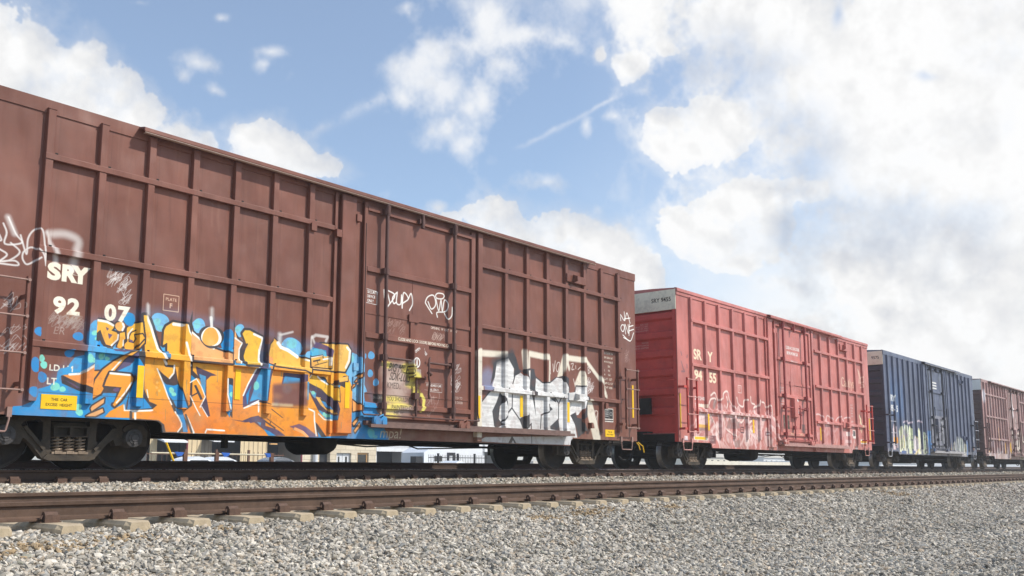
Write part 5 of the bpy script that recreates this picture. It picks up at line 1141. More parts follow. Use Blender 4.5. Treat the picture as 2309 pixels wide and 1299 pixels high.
    d.extx([(-1.46, 1.0), (-1.49, .99), (-1.49, .92), (-1.46, .90)], dx0 + .085, dx1 - .02)
    door = d.build('door', P, root)
    for q in (.16, .764):                                          # lock bars with keepers
        x = dx0 + w*q; b_ = MB(); b_.tube([(x, -1.585, .93), (x, -1.585, T - .13)], .036, 10)
        for za in (T - .27, 3.60, 2.39, 1.13, 2.01):
            b_.box(x - .06, x - .035, -1.60, -1.50, za - .055, za + .055); b_.box(x + .035, x + .06, -1.60, -1.50, za - .055, za + .055); b_.tube([(x, -1.585, za - .06), (x, -1.585, za + .06)], .047, 10)
        b_.tube([(x, -1.585, T - .30), (x, -1.60, T - .16)], .052, 10)
        b_.build('lock_bar', sp.get('bar', H), door)
    x = dx0 + w*.465; b_ = MB(); b_.tube([(x, -1.585, T - .40), (x, -1.585, T - .13)], .034, 8); b_.box(x - .07, x + .07, -1.58, -1.50, T - .31, T - .22); b_.build('door_hanger', sp.get('bar', H), door)
    lk = MB(); a, b = dx0 + w*.40, dx0 + w*.465 + .09; lk.rbox(a, b, -1.60, -1.46, 1.70, 2.33, .012)
    lk.box(b + .02, b + .17, -1.53, -1.46, 1.70, 2.34); lk.build('lock_plate', P, door)
    hn = MB(); x = dx0 + w*.53; hn.tube([(x + .03, -1.60, 2.10), (x - .02, -1.63, 2.06), (x - .03, -1.63, 1.72), (x + .01, -1.62, 1.62), (x + .0, -1.60, 1.40), (x + .04, -1.58, 1.32)], .02, 8)
    hn.tube([(x - .03, -1.62, 1.82), (x + .04, -1.62, 1.78)], .04, 8); hn.tube([(dx0 + w*.445, -1.53, 1.70), (dx0 + w*.445, -1.53, .95)], .022, 8); hn.box(dx0 + w*.425, dx0 + w*.465, -1.56, -1.48, 1.30, 1.42); hn.build('door_handle', sp.get('bar', H), door)
    for a, b in ((.19, .385), (.545, .74)):
        r_ = MB(); r_.tube([(dx0 + w*a, -1.56, 2.012), (dx0 + w*b, -1.56, 2.012)], .022, 8); r_.build('operating_rod', sp.get('bar', H), door)
    r_ = MB(); r_.tube([(dx0 + .0, -1.60, .955), (dx1 + .03, -1.60, .955)], .014, 8); r_.tube([(dx1 + .03, -1.60, .955), (dx1 + .035, -1.56, 1.1), (dx1 + .03, -1.54, 2.9)], .014, 6); r_.tube([(dx0 - .04, -1.60, 4.4), (dx0 - .04, -1.60, .99), (dx0 + .0, -1.60, .955)], .012, 6); r_.build('operating_rod', sp.get('bar', H), door)
    for q in (.12, .855):                                          # roller carriages on the bottom rail
        x = dx0 + w*q; r_ = MB()
        r_.plate([(-.16, -.02), (-.15, .09), (-.08, .115), (0, .06), (.08, .115), (.15, .09), (.16, -.02), (.1, -.08), (0, -.03), (-.1, -.08)], -.03, .03)
        r_.v = [(a + x, y - 1.61, z + .83) for a, y, z in r_.v]
        for s in (-.085, .085): r_.lathe([(0, -1.655), (.055, -1.655), (.055, -1.58), (0, -1.58)], 16, x + s, .83, 0, False)
        r_.tube([(x - .02, -1.60, .92), (x + .06, -1.63, .965), (x + .1, -1.60, .90)], .016, 6); r_.build('door_roller', sp.get('roller', P), door)
    t0, t1 = dx0 + .12, X(sp['rail_end'])
    tr = MB(); tr.extx([(-1.44, .86), (-1.53, .855), (-1.535, .80), (-1.655, .792), (-1.66, .735), (-1.645, .735), (-1.64, .775), (-1.44, .78)], t0, t1)
    x = t0 + .1
    while x < t1 - .1:
        tr.plate([(x, .778), (x + .15, .778), (x + .11, .735), (x + .04, .735)], -1.64, -1.45); x += .242
    tr.build('bottom_rail', sp.get('rail_mat', H), root)
    # --- stops and seal boxes
    for (bx, bz, bw, bh) in sp.get('stops', ()):
        o = MB(); bx = X(bx); o.rbox(bx, bx + bw, -1.535, -1.43, bz, bz + bh, .008)
        o.poly([(bx + .24, -1.535, bz), (bx + .24, -1.535, bz + bh), (bx + .24, -1.66, bz + bh*.75), (bx + .24, -1.66, bz + bh*.2), (bx + .27, -1.535, bz), (bx + .27, -1.535, bz + bh), (bx + .27, -1.66, bz + bh*.75), (bx + .27, -1.66, bz + bh*.2)], [(0, 1, 2, 3), (7, 6, 5, 4), (0, 3, 7, 4), (1, 5, 6, 2), (2, 6, 7, 3)])
        o.box(bx + .27, bx + .32, -1.60, -1.53, bz + bh*.35, bz + bh*.65); o.build('door_stop', P, root)
    for (bx, bz) in sp.get('lugs', ()):
        o = MB(); o.box(X(bx), X(bx) + .11, -1.545, -1.43, bz, bz + .13); o.build('lug_plate', P, root)
    # --- ladders and stirrup steps
    for (a, b) in sp['ladders']:
        a, b = X(a), X(b); o = MB()
        for x in (a, b): o.box(x - .022, x + .022, -1.625, -1.612, .98, 2.50); o.box(x - .022, x - .012, -1.625, -1.58, .98, 2.50)
        for zz in (1.10, 2.24):
            o.box(a - .18, a, -1.61, -1.595, zz - .03, zz + .03); o.box(a - .18, a - .165, -1.61, -1.43, zz - .03, zz + .03); o.box(b - .02, b - .005, -1.612, -1.43, zz - .03, zz + .03)
        ld = o.build('ladder', H, root); ld.rotation_euler = (jr.uniform(-.002, .002), jr.uniform(-.003, .003), 0)
        for k in range(4):
            r_ = MB(); zz = 1.02 + .478*k; r_.tube([(a - .02, -1.63, zz), (b + .02, -1.63, zz)], .0125, 8)
            for x in (a, b): r_.tube([(x, -1.648, zz), (x, -1.61, zz)], .022, 8)
            r_.build('rung', sp.get('rung', H), ld)
    for (a, b) in sp['steps']:
        a, b = X(a), X(b); o = MB(); o.tube([(a, -1.45, zs + .02), (a, -1.45, zs - .06), (a + .03, -1.45, zs - .20), (a + .04, -1.45, zs - .215), (b - .04, -1.45, zs - .215), (b - .03, -1.45, zs - .20), (b, -1.45, zs - .06), (b, -1.45, zs + .02)], .014, 8)
        o.box(a - .03, a + .03, -1.462, -1.43, zs - .03, zs + .10); o.box(b - .03, b + .03, -1.462, -1.43, zs - .03, zs + .10); o.build('stirrup_step', sp.get('rung', H), root)
    # --- reflective strips and height signs
    for (x, y, z0, z1, w_) in sp.get('strips', ()):
        o = MB(); o.box(X(x), X(x) + w_, y - .003, y + .002, z0, z1); o.build('reflective_strip', M['yellow'], root)
    for (x0, x1, z0, z1) in sp.get('signs', ()):
        o = MB(); o.box(X(x0), X(x1), -1.437, -1.428, z0, z1); s_ = o.build('height_sign', M['yellow'], root); cx = X((x0 + x1)/2); hh = z1 - z0; ww = x1 - x0
        text_obj('THIS  CAR', cx, z0 + hh*.58, hh*.19, -1.4385, M['sign_black'], s_, xs=min(1.0, .25*ww/hh*.92)*1.55, bold=.01); text_obj('EXCESS  HEIGHT', cx, z0 + hh*.22, hh*.19, -1.4385, M['sign_black'], s_, xs=min(1.0, .25*ww/hh*.92)*1.55, bold=.01)
    # --- underframe, couplers, brake gear
    u = MB(); u.box(-L + .15, L - .15, -.33, .33, .56, .93)
    for k in range(9):
        x = -L + 1.9 + k*(2*L - 3.8)/8; u.plate([(x - .03, .93), (x + .03, .93), (x + .03, .70), (x - .03, .70)], -1.39, 1.39)
    u.plate([(sl, .66), (sr, .66), (sr, zl - .0), (sl, zl - .0)], -1.39, -1.36); u.plate([(sl, .66), (sr, .66), (sr, zl), (sl, zl)], 1.36, 1.39)
    u.box(-L + .02, -L + .22, -1.39, 1.39, zs + .02, .95); u.box(L - .22, L - .02, -1.39, 1.39, zs + .02, .95)
    for tcx in sp['trucks']: u.box(X(tcx) - .25, X(tcx) + .25, -1.2, 1.2, .72, .93)
    u.build('underframe', Dk, root)
    br = MB(); rx = dx0 - .05
    br.lathe([(0, -.75), (.12, -.75), (.2, -.72), (.24, -.6), (.24, .2), (.2, .32), (0, .35)], 20, rx, .50); br.box(rx - .5, rx + .45, -.55, .1, .58, .72); br.build('brake_reservoir', Dk, root)
    bp = MB()
    bp.tube([(sl + .2, -.7, .52), (sl + 1.4, -.68, .47), (sl + 2.2, -.66, .52), (rx - .3, -.6, .46)], .016, 6); bp.tube([(rx + .3, -.6, .46), (rx + 1.0, -.62, .42), (rx + 2.0, -.65, .47), (rx + 2.3, -.66, .40), (sr - .5, -.5, .50)], .014, 6); bp.tube([(sl + .1, -.3, .50), (sr - .1, -.3, .47)], .025, 6); bp.box(sl + 1.5, sl + 1.56, -.72, -.60, .34, .6)
    bp.build('brake_pipe', Dk, root)
    for s in (-1, 1):
        cp = MB(); e = s*L
        def bxs(x0, x1, *r): cp.box(min(e + s*x0, e + s*x1), max(e + s*x0, e + s*x1), *r)
        bxs(-.3, .22, -.26, .26, .58, .98); bxs(.2, .62, -.10, .10, .69, .88); cp.plate([(s*v0 + e, z) for v0, z in ((.6, .63), (.95, .63), (1.0, .70), (1.0, .87), (.95, .94), (.6, .94))][::s], -.17, .17); bxs(.75, 1.08, -.2 if s > 0 else .06, -.06 if s > 0 else .2, .64, .93)
        c_ = cp.build('coupler', Dk, root)
        hs = MB(); hs.tube([(e + s*.35, .22*s, .62), (e + s*.5, .24*s, .40), (e + s*.7, .25*s, .26), (e + s*.95, .22*s, .24), (e + s*1.07, .18*s, .34)], .026, 8); hs.build('air_hose', Dk, root)
        lv = MB(); lv.tube([(e + s*.08, -1.40, .66), (e + s*.12, -1.35, .62), (e + s*.12, -.2, .66)], .014, 6); lv.build('uncoupling_rod', Dk, root); cl = MB()
        cl.tube([(e + s*.06, -1.42, zs - .02), (e + s*.12, -1.46, zs - .08), (e + s*.2, -1.47, zs - .12), (e + s*.24, -1.48, zs - .28)], .013, 6); cl.tube([(e + s*.02, -1.40, zs - .03), (e + s*.06, -1.44, zs - .1), (e + s*.1, -1.45, zs - .22)], .013, 6)
        cl.build('uncoupling_lever', sp.get('lever', Dk) if s > 0 else Dk, root)
    for tcx in sp['trucks']:
        if not BOGIE_USED[0]: b_ = BOGIE; b_.parent = root; BOGIE_USED[0] = True
        else: b_ = copy_tree(BOGIE, root)
        b_.location = (X(tcx), 0, 0)
    return root

M['bright_lip'] = worn('bright_lip', (176, 152, 138), .45, .06, 6)
M['bar_brown'] = worn('bar_brown', (88, 60, 54), .6, .15, 6)
M['rail_brown'] = worn('rail_brown', (108, 84, 76), .65, .15, 5, (80, 60, 52), .5)
M['rung_steel'] = worn('rung_steel', (150, 120, 110), .5, .12, 6)
cB = paint_brown_car()
mB = car_mat('brown_car_paint', (118, 74, 61), cB, (4.5 + 20.05)/2, (144, 100, 84), .11)
boxcar(dict(label='nearest boxcar, brown, numbered 9207, with orange and blue graffiti along its side', xL=4.5, xR=20.05, mat=mB, door=(10.83, 13.84), sill=.695, low=.53, step=(7.14, 17.19), top=4.995,
    posts=[5.30, 6.04, 6.775, 7.49, 8.235, 8.97, 9.705, 14.905, 15.63, 16.35, 17.075, 17.795, 18.52, 19.255], post_cap=True, detail=True, stringers=(4.155, 2.875, 1.60),
    bays=[(5.19, 10.14), (14.04, 19.27)], hood=(6.51, 18.03), rail_end=17.07, lip=M['bright_lip'], bar=M['bar_brown'], rail_mat=M['rail_brown'], rung=M['rung_steel'], lever=M['yellow'],
    stops=[(16.98, 4.32, .75, .19), (17.02, 1.555, .66, .175)], lugs=[(9.62, 4.05), (10.17, 4.05), (10.62, 4.42), (18.5, 1.44), (10.62, 1.72), (10.62, 1.48), (17.9, .95)], ladders=[(4.53, 5.05), (19.30, 19.83)], steps=[(4.58, 4.99), (19.30, 19.79)],
    strips=[(6.66, -1.503, 1.01, 1.47, .10), (8.31, -1.436, 1.08, 1.555, .10), (10.455, -1.523, 1.05, 1.50, .10), (13.895, -1.533, 1.015, 1.475, .085), (15.37, -1.436, 1.11, 1.57, .095), (16.99, -1.503, 1.055, 1.51, .085), (19.84, -1.436, 1.28, 2.1, .07)],
    signs=[(5.38, 5.855, .79, .985), (18.62, 19.02, .775, .945)], trucks=[5.96, 18.3]))

M['end_stencil'] = worn('end_stencil', (214, 150, 144), .6, .1, 8)
cR = paint_red_car()
mR = car_mat('red_car_paint', (187, 113, 105), cR, (22.18 + 37.38)/2, (214, 158, 150), .12, 1.0056)
M['end_red'] = worn('red_end_paint', (202, 78, 70), .55, .12, 1.2, (140, 60, 56), .3)
M['band_grey'] = worn('grey_end_band', (238, 230, 206), .6, .06, 1.5, (170, 164, 148), .5)
M['lip_red'] = worn('red_lip', (212, 150, 142), .5, .08, 5); M['bar_red'] = worn('bar_red', (150, 70, 68), .6, .15, 6); M['rail_red'] = worn('rail_red', (160, 120, 112), .6, .15, 5, (190, 160, 150), .4); M['rung_red'] = worn('rung_red', (206, 150, 140), .5, .1, 6)
boxcar(dict(label='red boxcar with grey end band lettered SRY 9455, coupled behind the graffiti-covered brown boxcar', xL=22.18, xR=37.38, mat=mR, door=(28.42, 31.38), sill=.735, low=.595, step=(24.07, 35.2), top=4.975, band='angle',
    posts=[22.975, 23.80, 24.64, 25.51, 26.37, 27.22, 32.39, 33.26, 34.12, 34.98, 35.83, 36.66], post_z=(.90, 4.80), stringers=(4.10, 2.85, 1.59), bays=[(22.88, 27.95), (31.75, 36.68)], hood=(27.95, 34.2), rail_end=34.42,
    lip=M['lip_red'], bar=M['bar_red'], plain=M['end_red'], end_mat=M['end_red'], endband=M['band_grey'], endtext='SRY 9455', endlines=[(4.03, 'BUILT 3-97'), (3.97, 'BRAKE 2 IC 50RY'), (3.91, '1 W 2 STL WHLS'), (3.85, 'ROLLER BEARINGS ADAPTERS'), (3.50, 'PAINTED'), (3.43, '4 IN NOT CUSHION'), (3.36, 'TRUCK ADAPTERS')], rail_mat=M['rail_red'], rung=M['rung_red'], stops=[(34.18, 4.42, .74, .22), (34.15, 1.51, .78, .21)], lugs=[(28.28, 4.40), (28.25, 1.55)],
    ladders=[(22.38, 22.92), (36.5, 37.1)], steps=[(22.36, 22.86), (36.55, 37.0)], strips=[(23.70, -1.503, 1.08, 1.545, .085), (26.72, -1.436, 1.10, 1.52, .1), (22.24, -1.436, 1.12, 2.05, .06), (32.12, -1.436, 1.0, 1.45, .08), (34.08, -1.436, 1.0, 1.45, .07), (37.2, -1.436, 1.1, 2.0, .08)], trucks=[23.55, 35.95]))

cL = paint_blue_car()
mL = car_mat('blue_car_paint', (86, 92, 113), cL, (39.28 + 53.6)/2, (130, 132, 146), .12, 1.0056)
M['end_blue'] = worn('blue_end_paint', (64, 66, 78), .6, .12, 1.2)
M['band_cream'] = worn('cream_end_band', (240, 228, 200), .6, .06, 1.5, (190, 170, 140), .3)
M['bar_blue'] = worn('bar_blue', (58, 58, 66), .6, .15, 6); M['lip_pale'] = worn('pale_lip', (190, 190, 196), .5, .08, 5); M['rail_pale'] = worn('rail_pale', (150, 146, 146), .6, .12, 5)
boxcar(dict(label='dark blue ribbed boxcar with cream end band, coupled behind the red boxcar', xL=39.28, xR=53.6, mat=mL, door=(45.05, 47.95), sill=.735, low=.62, step=(40.75, 51.75), top=4.93,
    posts=[39.75, 40.46, 41.17, 41.88, 42.60, 43.31, 44.03, 48.55, 49.26, 49.97, 50.68, 51.39, 52.10, 52.80], post_z=(.88, 4.76), hood=(44.6, 50.6), rail_end=50.7, lip=M['lip_pale'], bar=M['bar_blue'], plain=M['end_blue'], endband=M['band_cream'], endtext='9575', rail_mat=M['rail_pale'], rung=M['lip_pale'],
    stops=[(50.65, 4.3, .55, .2), (50.9, 1.45, .5, .2)], lugs=[(44.95, 4.2), (44.95, 1.5)], ladders=[(39.25, 39.8), (52.8, 53.35)], steps=[(39.3, 39.75), (52.85, 53.3)], strips=[(53.4, -1.436, 1.1, 2.0, .1)], trucks=[40.5, 52.1]))

cF = paint_faded_car()
mF = car_mat('faded_car_paint', (152, 116, 112), cF, (55.5 + 70.6)/2, (190, 164, 160), .2, 1.0056)
M['end_faded'] = worn('faded_end_paint', (110, 84, 80), .6, .12, 1.2); M['band_white'] = worn('white_end_band', (240, 238, 232), .6, .05, 1.5)
boxcar(dict(label='faded brown boxcar with white end band, farthest right, behind the blue boxcar', xL=55.5, xR=70.6, mat=mF, door=(61.35, 64.2), sill=.72, low=.57, step=(57.55, 68.2), top=4.93,
    posts=[55.95, 56.63, 57.28, 57.93, 58.57, 59.2, 59.85, 60.45, 65.3, 65.95, 66.6, 67.25, 67.9, 68.55, 69.2, 69.85], post_z=(.88, 4.78), stringers=(4.08, 2.85, 1.62), bays=[(55.9, 60.75), (64.5, 69.9)], hood=(57.0, 68.6), rail_end=67.0, lip=M['bar_brown'], bar=M['bar_brown'], plain=M['end_faded'], endband=M['band_white'], rail_mat=M['rail_brown'], rung=M['bar_brown'],
    lugs=[(60.95, 4.1), (60.95, 1.5)], ladders=[(55.55, 56.05), (69.8, 70.3)], steps=[(55.5, 55.95), (69.8, 70.25)], strips=[(61.0, -1.53, 1.0, 1.5, .12)], trucks=[56.7, 68.9]))

# ------------------------------------------------------------------ the yard behind the train, seen under the cars
GZ = -.95
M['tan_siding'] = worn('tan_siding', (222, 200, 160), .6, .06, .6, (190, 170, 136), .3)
M['shade_siding'] = worn('shaded_tan_siding', (170, 158, 142), .6, .08, .6)  # darker copy of the tan siding, with shade put into its colour
M['dark_red'] = worn('dark_red_trim', (112, 34, 52), .6, .1, 2)
M['glass'] = worn('window_glass', (26, 30, 34), .08, .2, .5, spec=.6)
M['frame'] = worn('white_frame', (214, 216, 218), .4, .05, 3)
M['iron'] = worn('black_iron', (40, 40, 42), .6, .1, 4)
M['pale_wall'] = worn('pale_concrete_wall', (226, 218, 200), .85, .06, .5, (196, 188, 172), .4)
M['roof_grey'] = worn('grey_roof', (206, 200, 190), .6, .06, .5)
M['asphalt'] = worn('yard_asphalt', (120, 116, 110), .9, .12, .3)
M['white_paint'] = worn('white_car_paint', (226, 230, 234), .25, .04, 1.5, spec=.5)
M['grey_paint'] = worn('grey_car_paint', (116, 120, 124), .25, .06, 1.5, spec=.5)
M['rust_post'] = worn('rusty_post', (110, 78, 62), .75, .2, 5)
M['cord'] = worn('pale_rail_paint', (206, 196, 170), .6, .08, 4)
M['blue_cloth'] = worn('blue_cloth', (44, 96, 180), .8, .1, 4)
M['tan_trim'] = worn('tan_trim', (226, 176, 112), .6, .06, 2)

def stone_wall_mat():
    m, n, b = new_mat('stone_block_wall')
    tc = n.add('ShaderNodeTexCoord').outputs['Object']
    mp = n.add('ShaderNodeSeparateXYZ', ins={0: tc}); uv = n.add('ShaderNodeCombineXYZ', ins={0: mp.outputs[0], 1: mp.outputs[2]})
    br = n.add('ShaderNodeTexBrick', offset=.5, ins={'Vector': uv.outputs[0], 'Color1': lin((226, 214, 190)) + (1,), 'Color2': lin((206, 192, 166)) + (1,), 'Mortar': lin((170, 156, 134)) + (1,), 'Scale': 1.0, 'Mortar Size': .02, 'Brick Width': 1.1, 'Row Height': .42, 'Bias': 0.0})
    c = n.mix(n.math('MULTIPLY', n.ramp(n.noise(tc, 1.6, 6), .4, .7), .4), br.outputs[0], lin((196, 178, 150)) + (1,))
    n.l.new(c, b.inputs['Base Color']); b.inputs['Roughness'].default_value = .9
    bp = n.add('ShaderNodeBump', ins={'Strength': .6, 'Distance': .03, 'Height': n.noise(tc, 4, 6)}); n.l.new(bp.outputs[0], b.inputs['Normal'])
    return m
M['stone_wall'] = stone_wall_mat()
yd = MB(); yd.poly([(-60, 27.2, -.985), (330, 27.2, -.985), (330, 120, -.985), (-60, 120, -.985)], [(0, 1, 2, 3)]); tag(yd.build('yard', M['asphalt']), kind='structure')

YB = 62.0
def bx(px, Y=YB): return at(px, 1040, Y)[0]
def bz(px, py, Y=YB): return at(px, py, Y)[1]
def ribbed(mb, x0, x1, y, z0, z1, step=.30, mat=0):                # profiled metal sheet
    pts = []; x = x0
    while x < x1 - .01:
        w = min(step, x1 - x); pts += [(x, y), (x + w*.72, y), (x + w*.78, y - .045), (x + w*.94, y - .045)]; x += step
    pts.append((x1, y)); v = [(a, b, z0) for a, b in pts] + [(a, b, z1) for a, b in pts]; n = len(pts)
    mb.poly(v, [(i, i + 1, n + i + 1, n + i) for i in range(n - 1)], mat)

def warehouse():
    x0, x1 = bx(330), bx(681) ; top = 5.2
    r = empty('warehouse', ((x0 + x1)/2, YB, GZ), 'tan metal warehouse with dark open bays, seen under the orange graffiti', 'building'); ox, oz = (x0 + x1)/2, GZ
    def loc(mb): mb.v = [(a - ox, b - YB, c - oz) for a, b, c in mb.v]; return mb
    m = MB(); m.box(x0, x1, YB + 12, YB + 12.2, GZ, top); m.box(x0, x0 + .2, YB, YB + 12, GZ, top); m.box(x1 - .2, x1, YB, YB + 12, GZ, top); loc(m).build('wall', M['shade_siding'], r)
    m = MB(); m.box(x0, x1, YB + .1, YB + 12, top, top + .25); m.box(x0, x1, YB, YB + .12, bz(430, 986), top); loc(m).build('roof', M['roof_grey'], r)
    for a, b, t in ((422, 452, 998), (541, 601, 978), (330, 352, 990)):
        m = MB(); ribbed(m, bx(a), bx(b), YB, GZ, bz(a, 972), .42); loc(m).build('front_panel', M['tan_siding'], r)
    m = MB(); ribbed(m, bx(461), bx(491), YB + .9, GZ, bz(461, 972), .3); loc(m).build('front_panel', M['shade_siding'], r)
    m = MB(); m.box(bx(452), bx(541), YB + 3.0, YB + 3.1, GZ, top); m.box(bx(601), bx(681), YB + 3.0, YB + 3.1, GZ, top); m.box(bx(352), bx(422), YB + 3, YB + 3.1, GZ, top); loc(m).build('bay_shade_sheet', M['iron'], r)  # black sheets added inside the open bays to stand for their shade
    for a, b, z0, z1 in ((456, 503, 997, 989), (345, 398, 998, 988)):
        m = MB(); Z0, Z1 = bz(a, z0), bz(a, z1); m.poly([(bx(a), YB - 1.4, Z0), (bx(b), YB - 1.4, Z0), (bx(b), YB, Z1), (bx(a), YB, Z1), (bx(a), YB - 1.4, Z0 + .12), (bx(b), YB - 1.4, Z0 + .12), (bx(b), YB, Z1 + .12), (bx(a), YB, Z1 + .12)], [(3, 2, 1, 0), (4, 5, 6, 7), (0, 1, 5, 4), (1, 2, 6, 5), (2, 3, 7, 6), (3, 0, 4, 7)]); loc(m).build('awning', M['white_metal'], r)
    for a in (418.5, 677.5):
        m = MB(); m.box(bx(a), bx(a + 3), YB - .06, YB + .1, GZ, bz(a, 990)); loc(m).build('trim_post', M['dark_red'], r)
    for z, mt in ((994.5, 'frame'), (1001, 'tan_trim')):
        m = MB(); m.box(bx(604), bx(619), YB - .3, YB - .1, bz(604, z + 1.4), bz(604, z - 1.2)); loc(m).build('sign_board', M[mt], r)
warehouse()

def stone_building():
    Y = YB; x0, x1 = bx(681.5), bx(848); top = 4.0
    r = empty('stone_building', ((x0 + x1)/2, Y, GZ), 'pale stone block building with glass doors and a square window, left of the white siding', 'building'); ox = (x0 + x1)/2
    def loc(mb): mb.v = [(a - ox, b - Y, c - GZ) for a, b, c in mb.v]; return mb
    dz, wz = bz(775, 1021.5), bz(820, 1021)
    hole = lambda a, b, z: [(bx(a), GZ + .02), (bx(b), GZ + .02), (bx(b), z), (bx(a), z)]
    m = MB(); m.plate([(x0, GZ - .05), (x1, GZ - .05), (x1, top), (x0, top)], Y, Y + .45, [hole(758.5, 792, dz), [(bx(805.5), GZ + .6), (bx(831), GZ + .6), (bx(831), wz), (bx(805.5), wz)], [(bx(719.5), GZ + .02), (bx(744), GZ + .02), (bx(744), bz(730, 1018)), (bx(719.5), bz(730, 1018))]])
    m.box(x0, x0 + .4, Y + .45, Y + 14, GZ, top); m.box(x1 - .4, x1, Y + .45, Y + 14, GZ, top); m.box(x0, x1, Y + 14, Y + 14.3, GZ, top); loc(m).build('wall', M['stone_wall'], r)
    m = MB(); m.box(x0 - .1, x1 + .1, Y - .1, Y + 14.4, top + .003, top + .3); loc(m).build('roof', M['roof_grey'], r)
    for a, b in ((759, 774.6), (775.4, 791.5)):
        m = MB(); A, B_ = bx(a), bx(b); m.plate([(A, GZ + .03), (B_, GZ + .03), (B_, dz - .02), (A, dz - .02)], Y + .2, Y + .26, [[(A + .28, GZ + .3), (B_ - .28, GZ + .3), (B_ - .28, dz - .3), (A + .28, dz - .3)]]); loc(m); d = m.build('door', M['frame'], r)
        g_ = MB(); g_.box(A + .28, B_ - .28, Y + .22, Y + .24, GZ + .3, dz - .3); loc(g_).build('pane', M['glass'], d)
    m = MB(); A, B_ = bx(805.5), bx(831); m.plate([(A + .003, GZ + .603), (B_ - .003, GZ + .603), (B_ - .003, wz - .003), (A + .003, wz - .003)], Y + .15, Y + .3, [[(A + .15, GZ + .75), (B_ - .15, GZ + .75), (B_ - .15, wz - .15), (A + .15, wz - .15)]]); w = loc(m).build('window', M['tan_trim'], r)
    g_ = MB(); g_.box(A + .15, B_ - .15, Y + .2, Y + .23, GZ + .75, wz - .15); loc(g_).build('pane', M['glass'], w)
    m = MB(); m.box(bx(719.5), bx(744), Y + .4, Y + .44, GZ, bz(730, 1017)); loc(m).build('side_door', M['iron'], r)
    m = MB(); m.tube([(bx(708), Y - .15, GZ), (bx(708), Y - .15, top - .1)], .22, 8); loc(m).build('downpipe', M['frame'], r)
stone_building()

def white_hall(name, label, a, b, zlo, Y, top, door=None, deep=10.0, striped=True):
    x0, x1 = bx(a, Y), bx(b, Y); ox = (x0 + x1)/2
    r = empty(name, (ox, Y, GZ), label, 'building')
    def loc(mb): mb.v = [(p - ox, q - Y, c - GZ) for p, q, c in mb.v]; return mb
    m = MB(); zl = GZ - .05 if zlo is None else zlo
    z = zl; k = 0
    while z < top and striped:
        m.box(x0, x1, Y - (.03 if k % 2 else .0), Y + .3, z + .004, min(z + .42, top)); z += .424; k += 1
    if not striped: m.box(x0, x1, Y, Y + .3, zl, top)
    m.box(x0, x0 + .3, Y + .3, Y + deep, GZ, top); m.box(x1 - .3, x1, Y + .3, Y + deep, GZ, top); loc(m).build('wall', M['white_metal'], r)
    m = MB(); m.box(x0 - .1, x1 + .1, Y - .15, Y + deep + .2, top + .003, top + .3); loc(m).build('roof', M['white_metal'], r)
    if zlo is not None:
        m = MB(); m.box(x0 + .3, x1 - .3, Y + 4, Y + 4.1, GZ, top); loc(m).build('bay_shade_sheet', M['iron'], r)  # black sheet in place of the shade deep inside the open bay
    if door:
        A, B_, zt = bx(door[0], Y), bx(door[1], Y), bz(door[0], door[2], Y)
        m = MB(); m.plate([(A, GZ), (B_, GZ), (B_, zt), (A, zt)], Y - .08, Y - .003, [[(A + .25, GZ + .02), (B_ - .25, GZ + .02), (B_ - .25, zt - .25), (A + .25, zt - .25)]]); loc(m).build('door_frame', M['iron'], r)
    return r
white_hall('garage', 'white boarded garage front above a dark open bay, right of the stone building', 848.6, 957, bz(890, 1018.5), YB, 4.2)
white_hall('white_warehouse', 'bright white flat walled warehouse behind the black picket fence', 985, 1088, None, YB - 2, 4.4, (1008, 1025.5, 1020.5), striped=False)
white_hall('siding_house', 'white clapboard building at the right end of the black picket fence', 1093, 1150, bz(1100, 1019, YB), YB, 4.4)

def picket_fence(Y, a, b, py, step, mat, label, name='picket_fence', posts=()):
    x0, x1 = bx(a, Y), bx(b, Y); zt = bz((a + b)/2, py, Y)
    r = empty(name, ((x0 + x1)/2, Y, GZ), label, 'fence'); ox = (x0 + x1)/2
    m = MB(); x = x0
    while x < x1:
        m.box(x - .009 - ox, x + .009 - ox, -.009, .009, .05, zt - GZ); x += step
    for z in (.25, zt - GZ - .22): m.box(x0 - ox, x1 - ox, -.022, -.0125, z, z + .05)
    m.build('pickets', mat, r)
    for p in posts:
        q = MB(); X_ = bx(p, Y) - ox; q.box(X_ - .06, X_ + .06, -.06, .06, 0, zt - GZ + .1); q.build('post', mat, r)
picket_fence(45, 966, 1098, 1026, .17, M['iron'], 'black iron picket fence in front of the bright white warehouse', posts=(988, 1032, 1070))
picket_fence(48, 330, 640, 1017.5, .30, M['rust_post'], 'rusty picket fence in front of the tan warehouse', posts=(418, 487, 560))
def pipe_rail():
    Y = 30.0; x0, x1 = bx(340, Y), bx(614, Y)
    r = empty('guard_rail', ((x0 + x1)/2, Y, GZ), 'low guard rail of pale pipe on rusty posts with blue rags, beyond the third track', 'railing'); ox = (x0 + x1)/2
    zt = bz(480, 1023, Y) - GZ
    m = MB(); m.tube([(x0 - ox, 0, zt), (x1 - ox, 0, zt - .02)], .028, 8); m.build('top_rail', M['cord'], r)
    for p in (417, 488, 612): q = MB(); q.box(bx(p, Y) - ox - .07, bx(p, Y) - ox + .07, -.05, .05, 0, zt + .05); q.build('post', M['rust_post'], r)
    for p in (402, 507, 604):
        q = MB(); X_ = bx(p, Y) - ox; q.poly([(X_ - .18, -.035, zt + .05), (X_ + .2, -.035, zt + .03), (X_ + .1, -.05, zt - .09), (X_ - .05, -.045, zt - .12), (X_ - .16, .035, zt + .05), (X_ + .18, .035, zt + .03), (X_ + .1, .05, zt - .08), (X_ - .04, .045, zt - .1)], [(0, 1, 2, 3), (7, 6, 5, 4), (0, 4, 5, 1), (1, 5, 6, 2), (2, 6, 7, 3), (3, 7, 4, 0)]); q.build('rag', M['blue_cloth'], r)
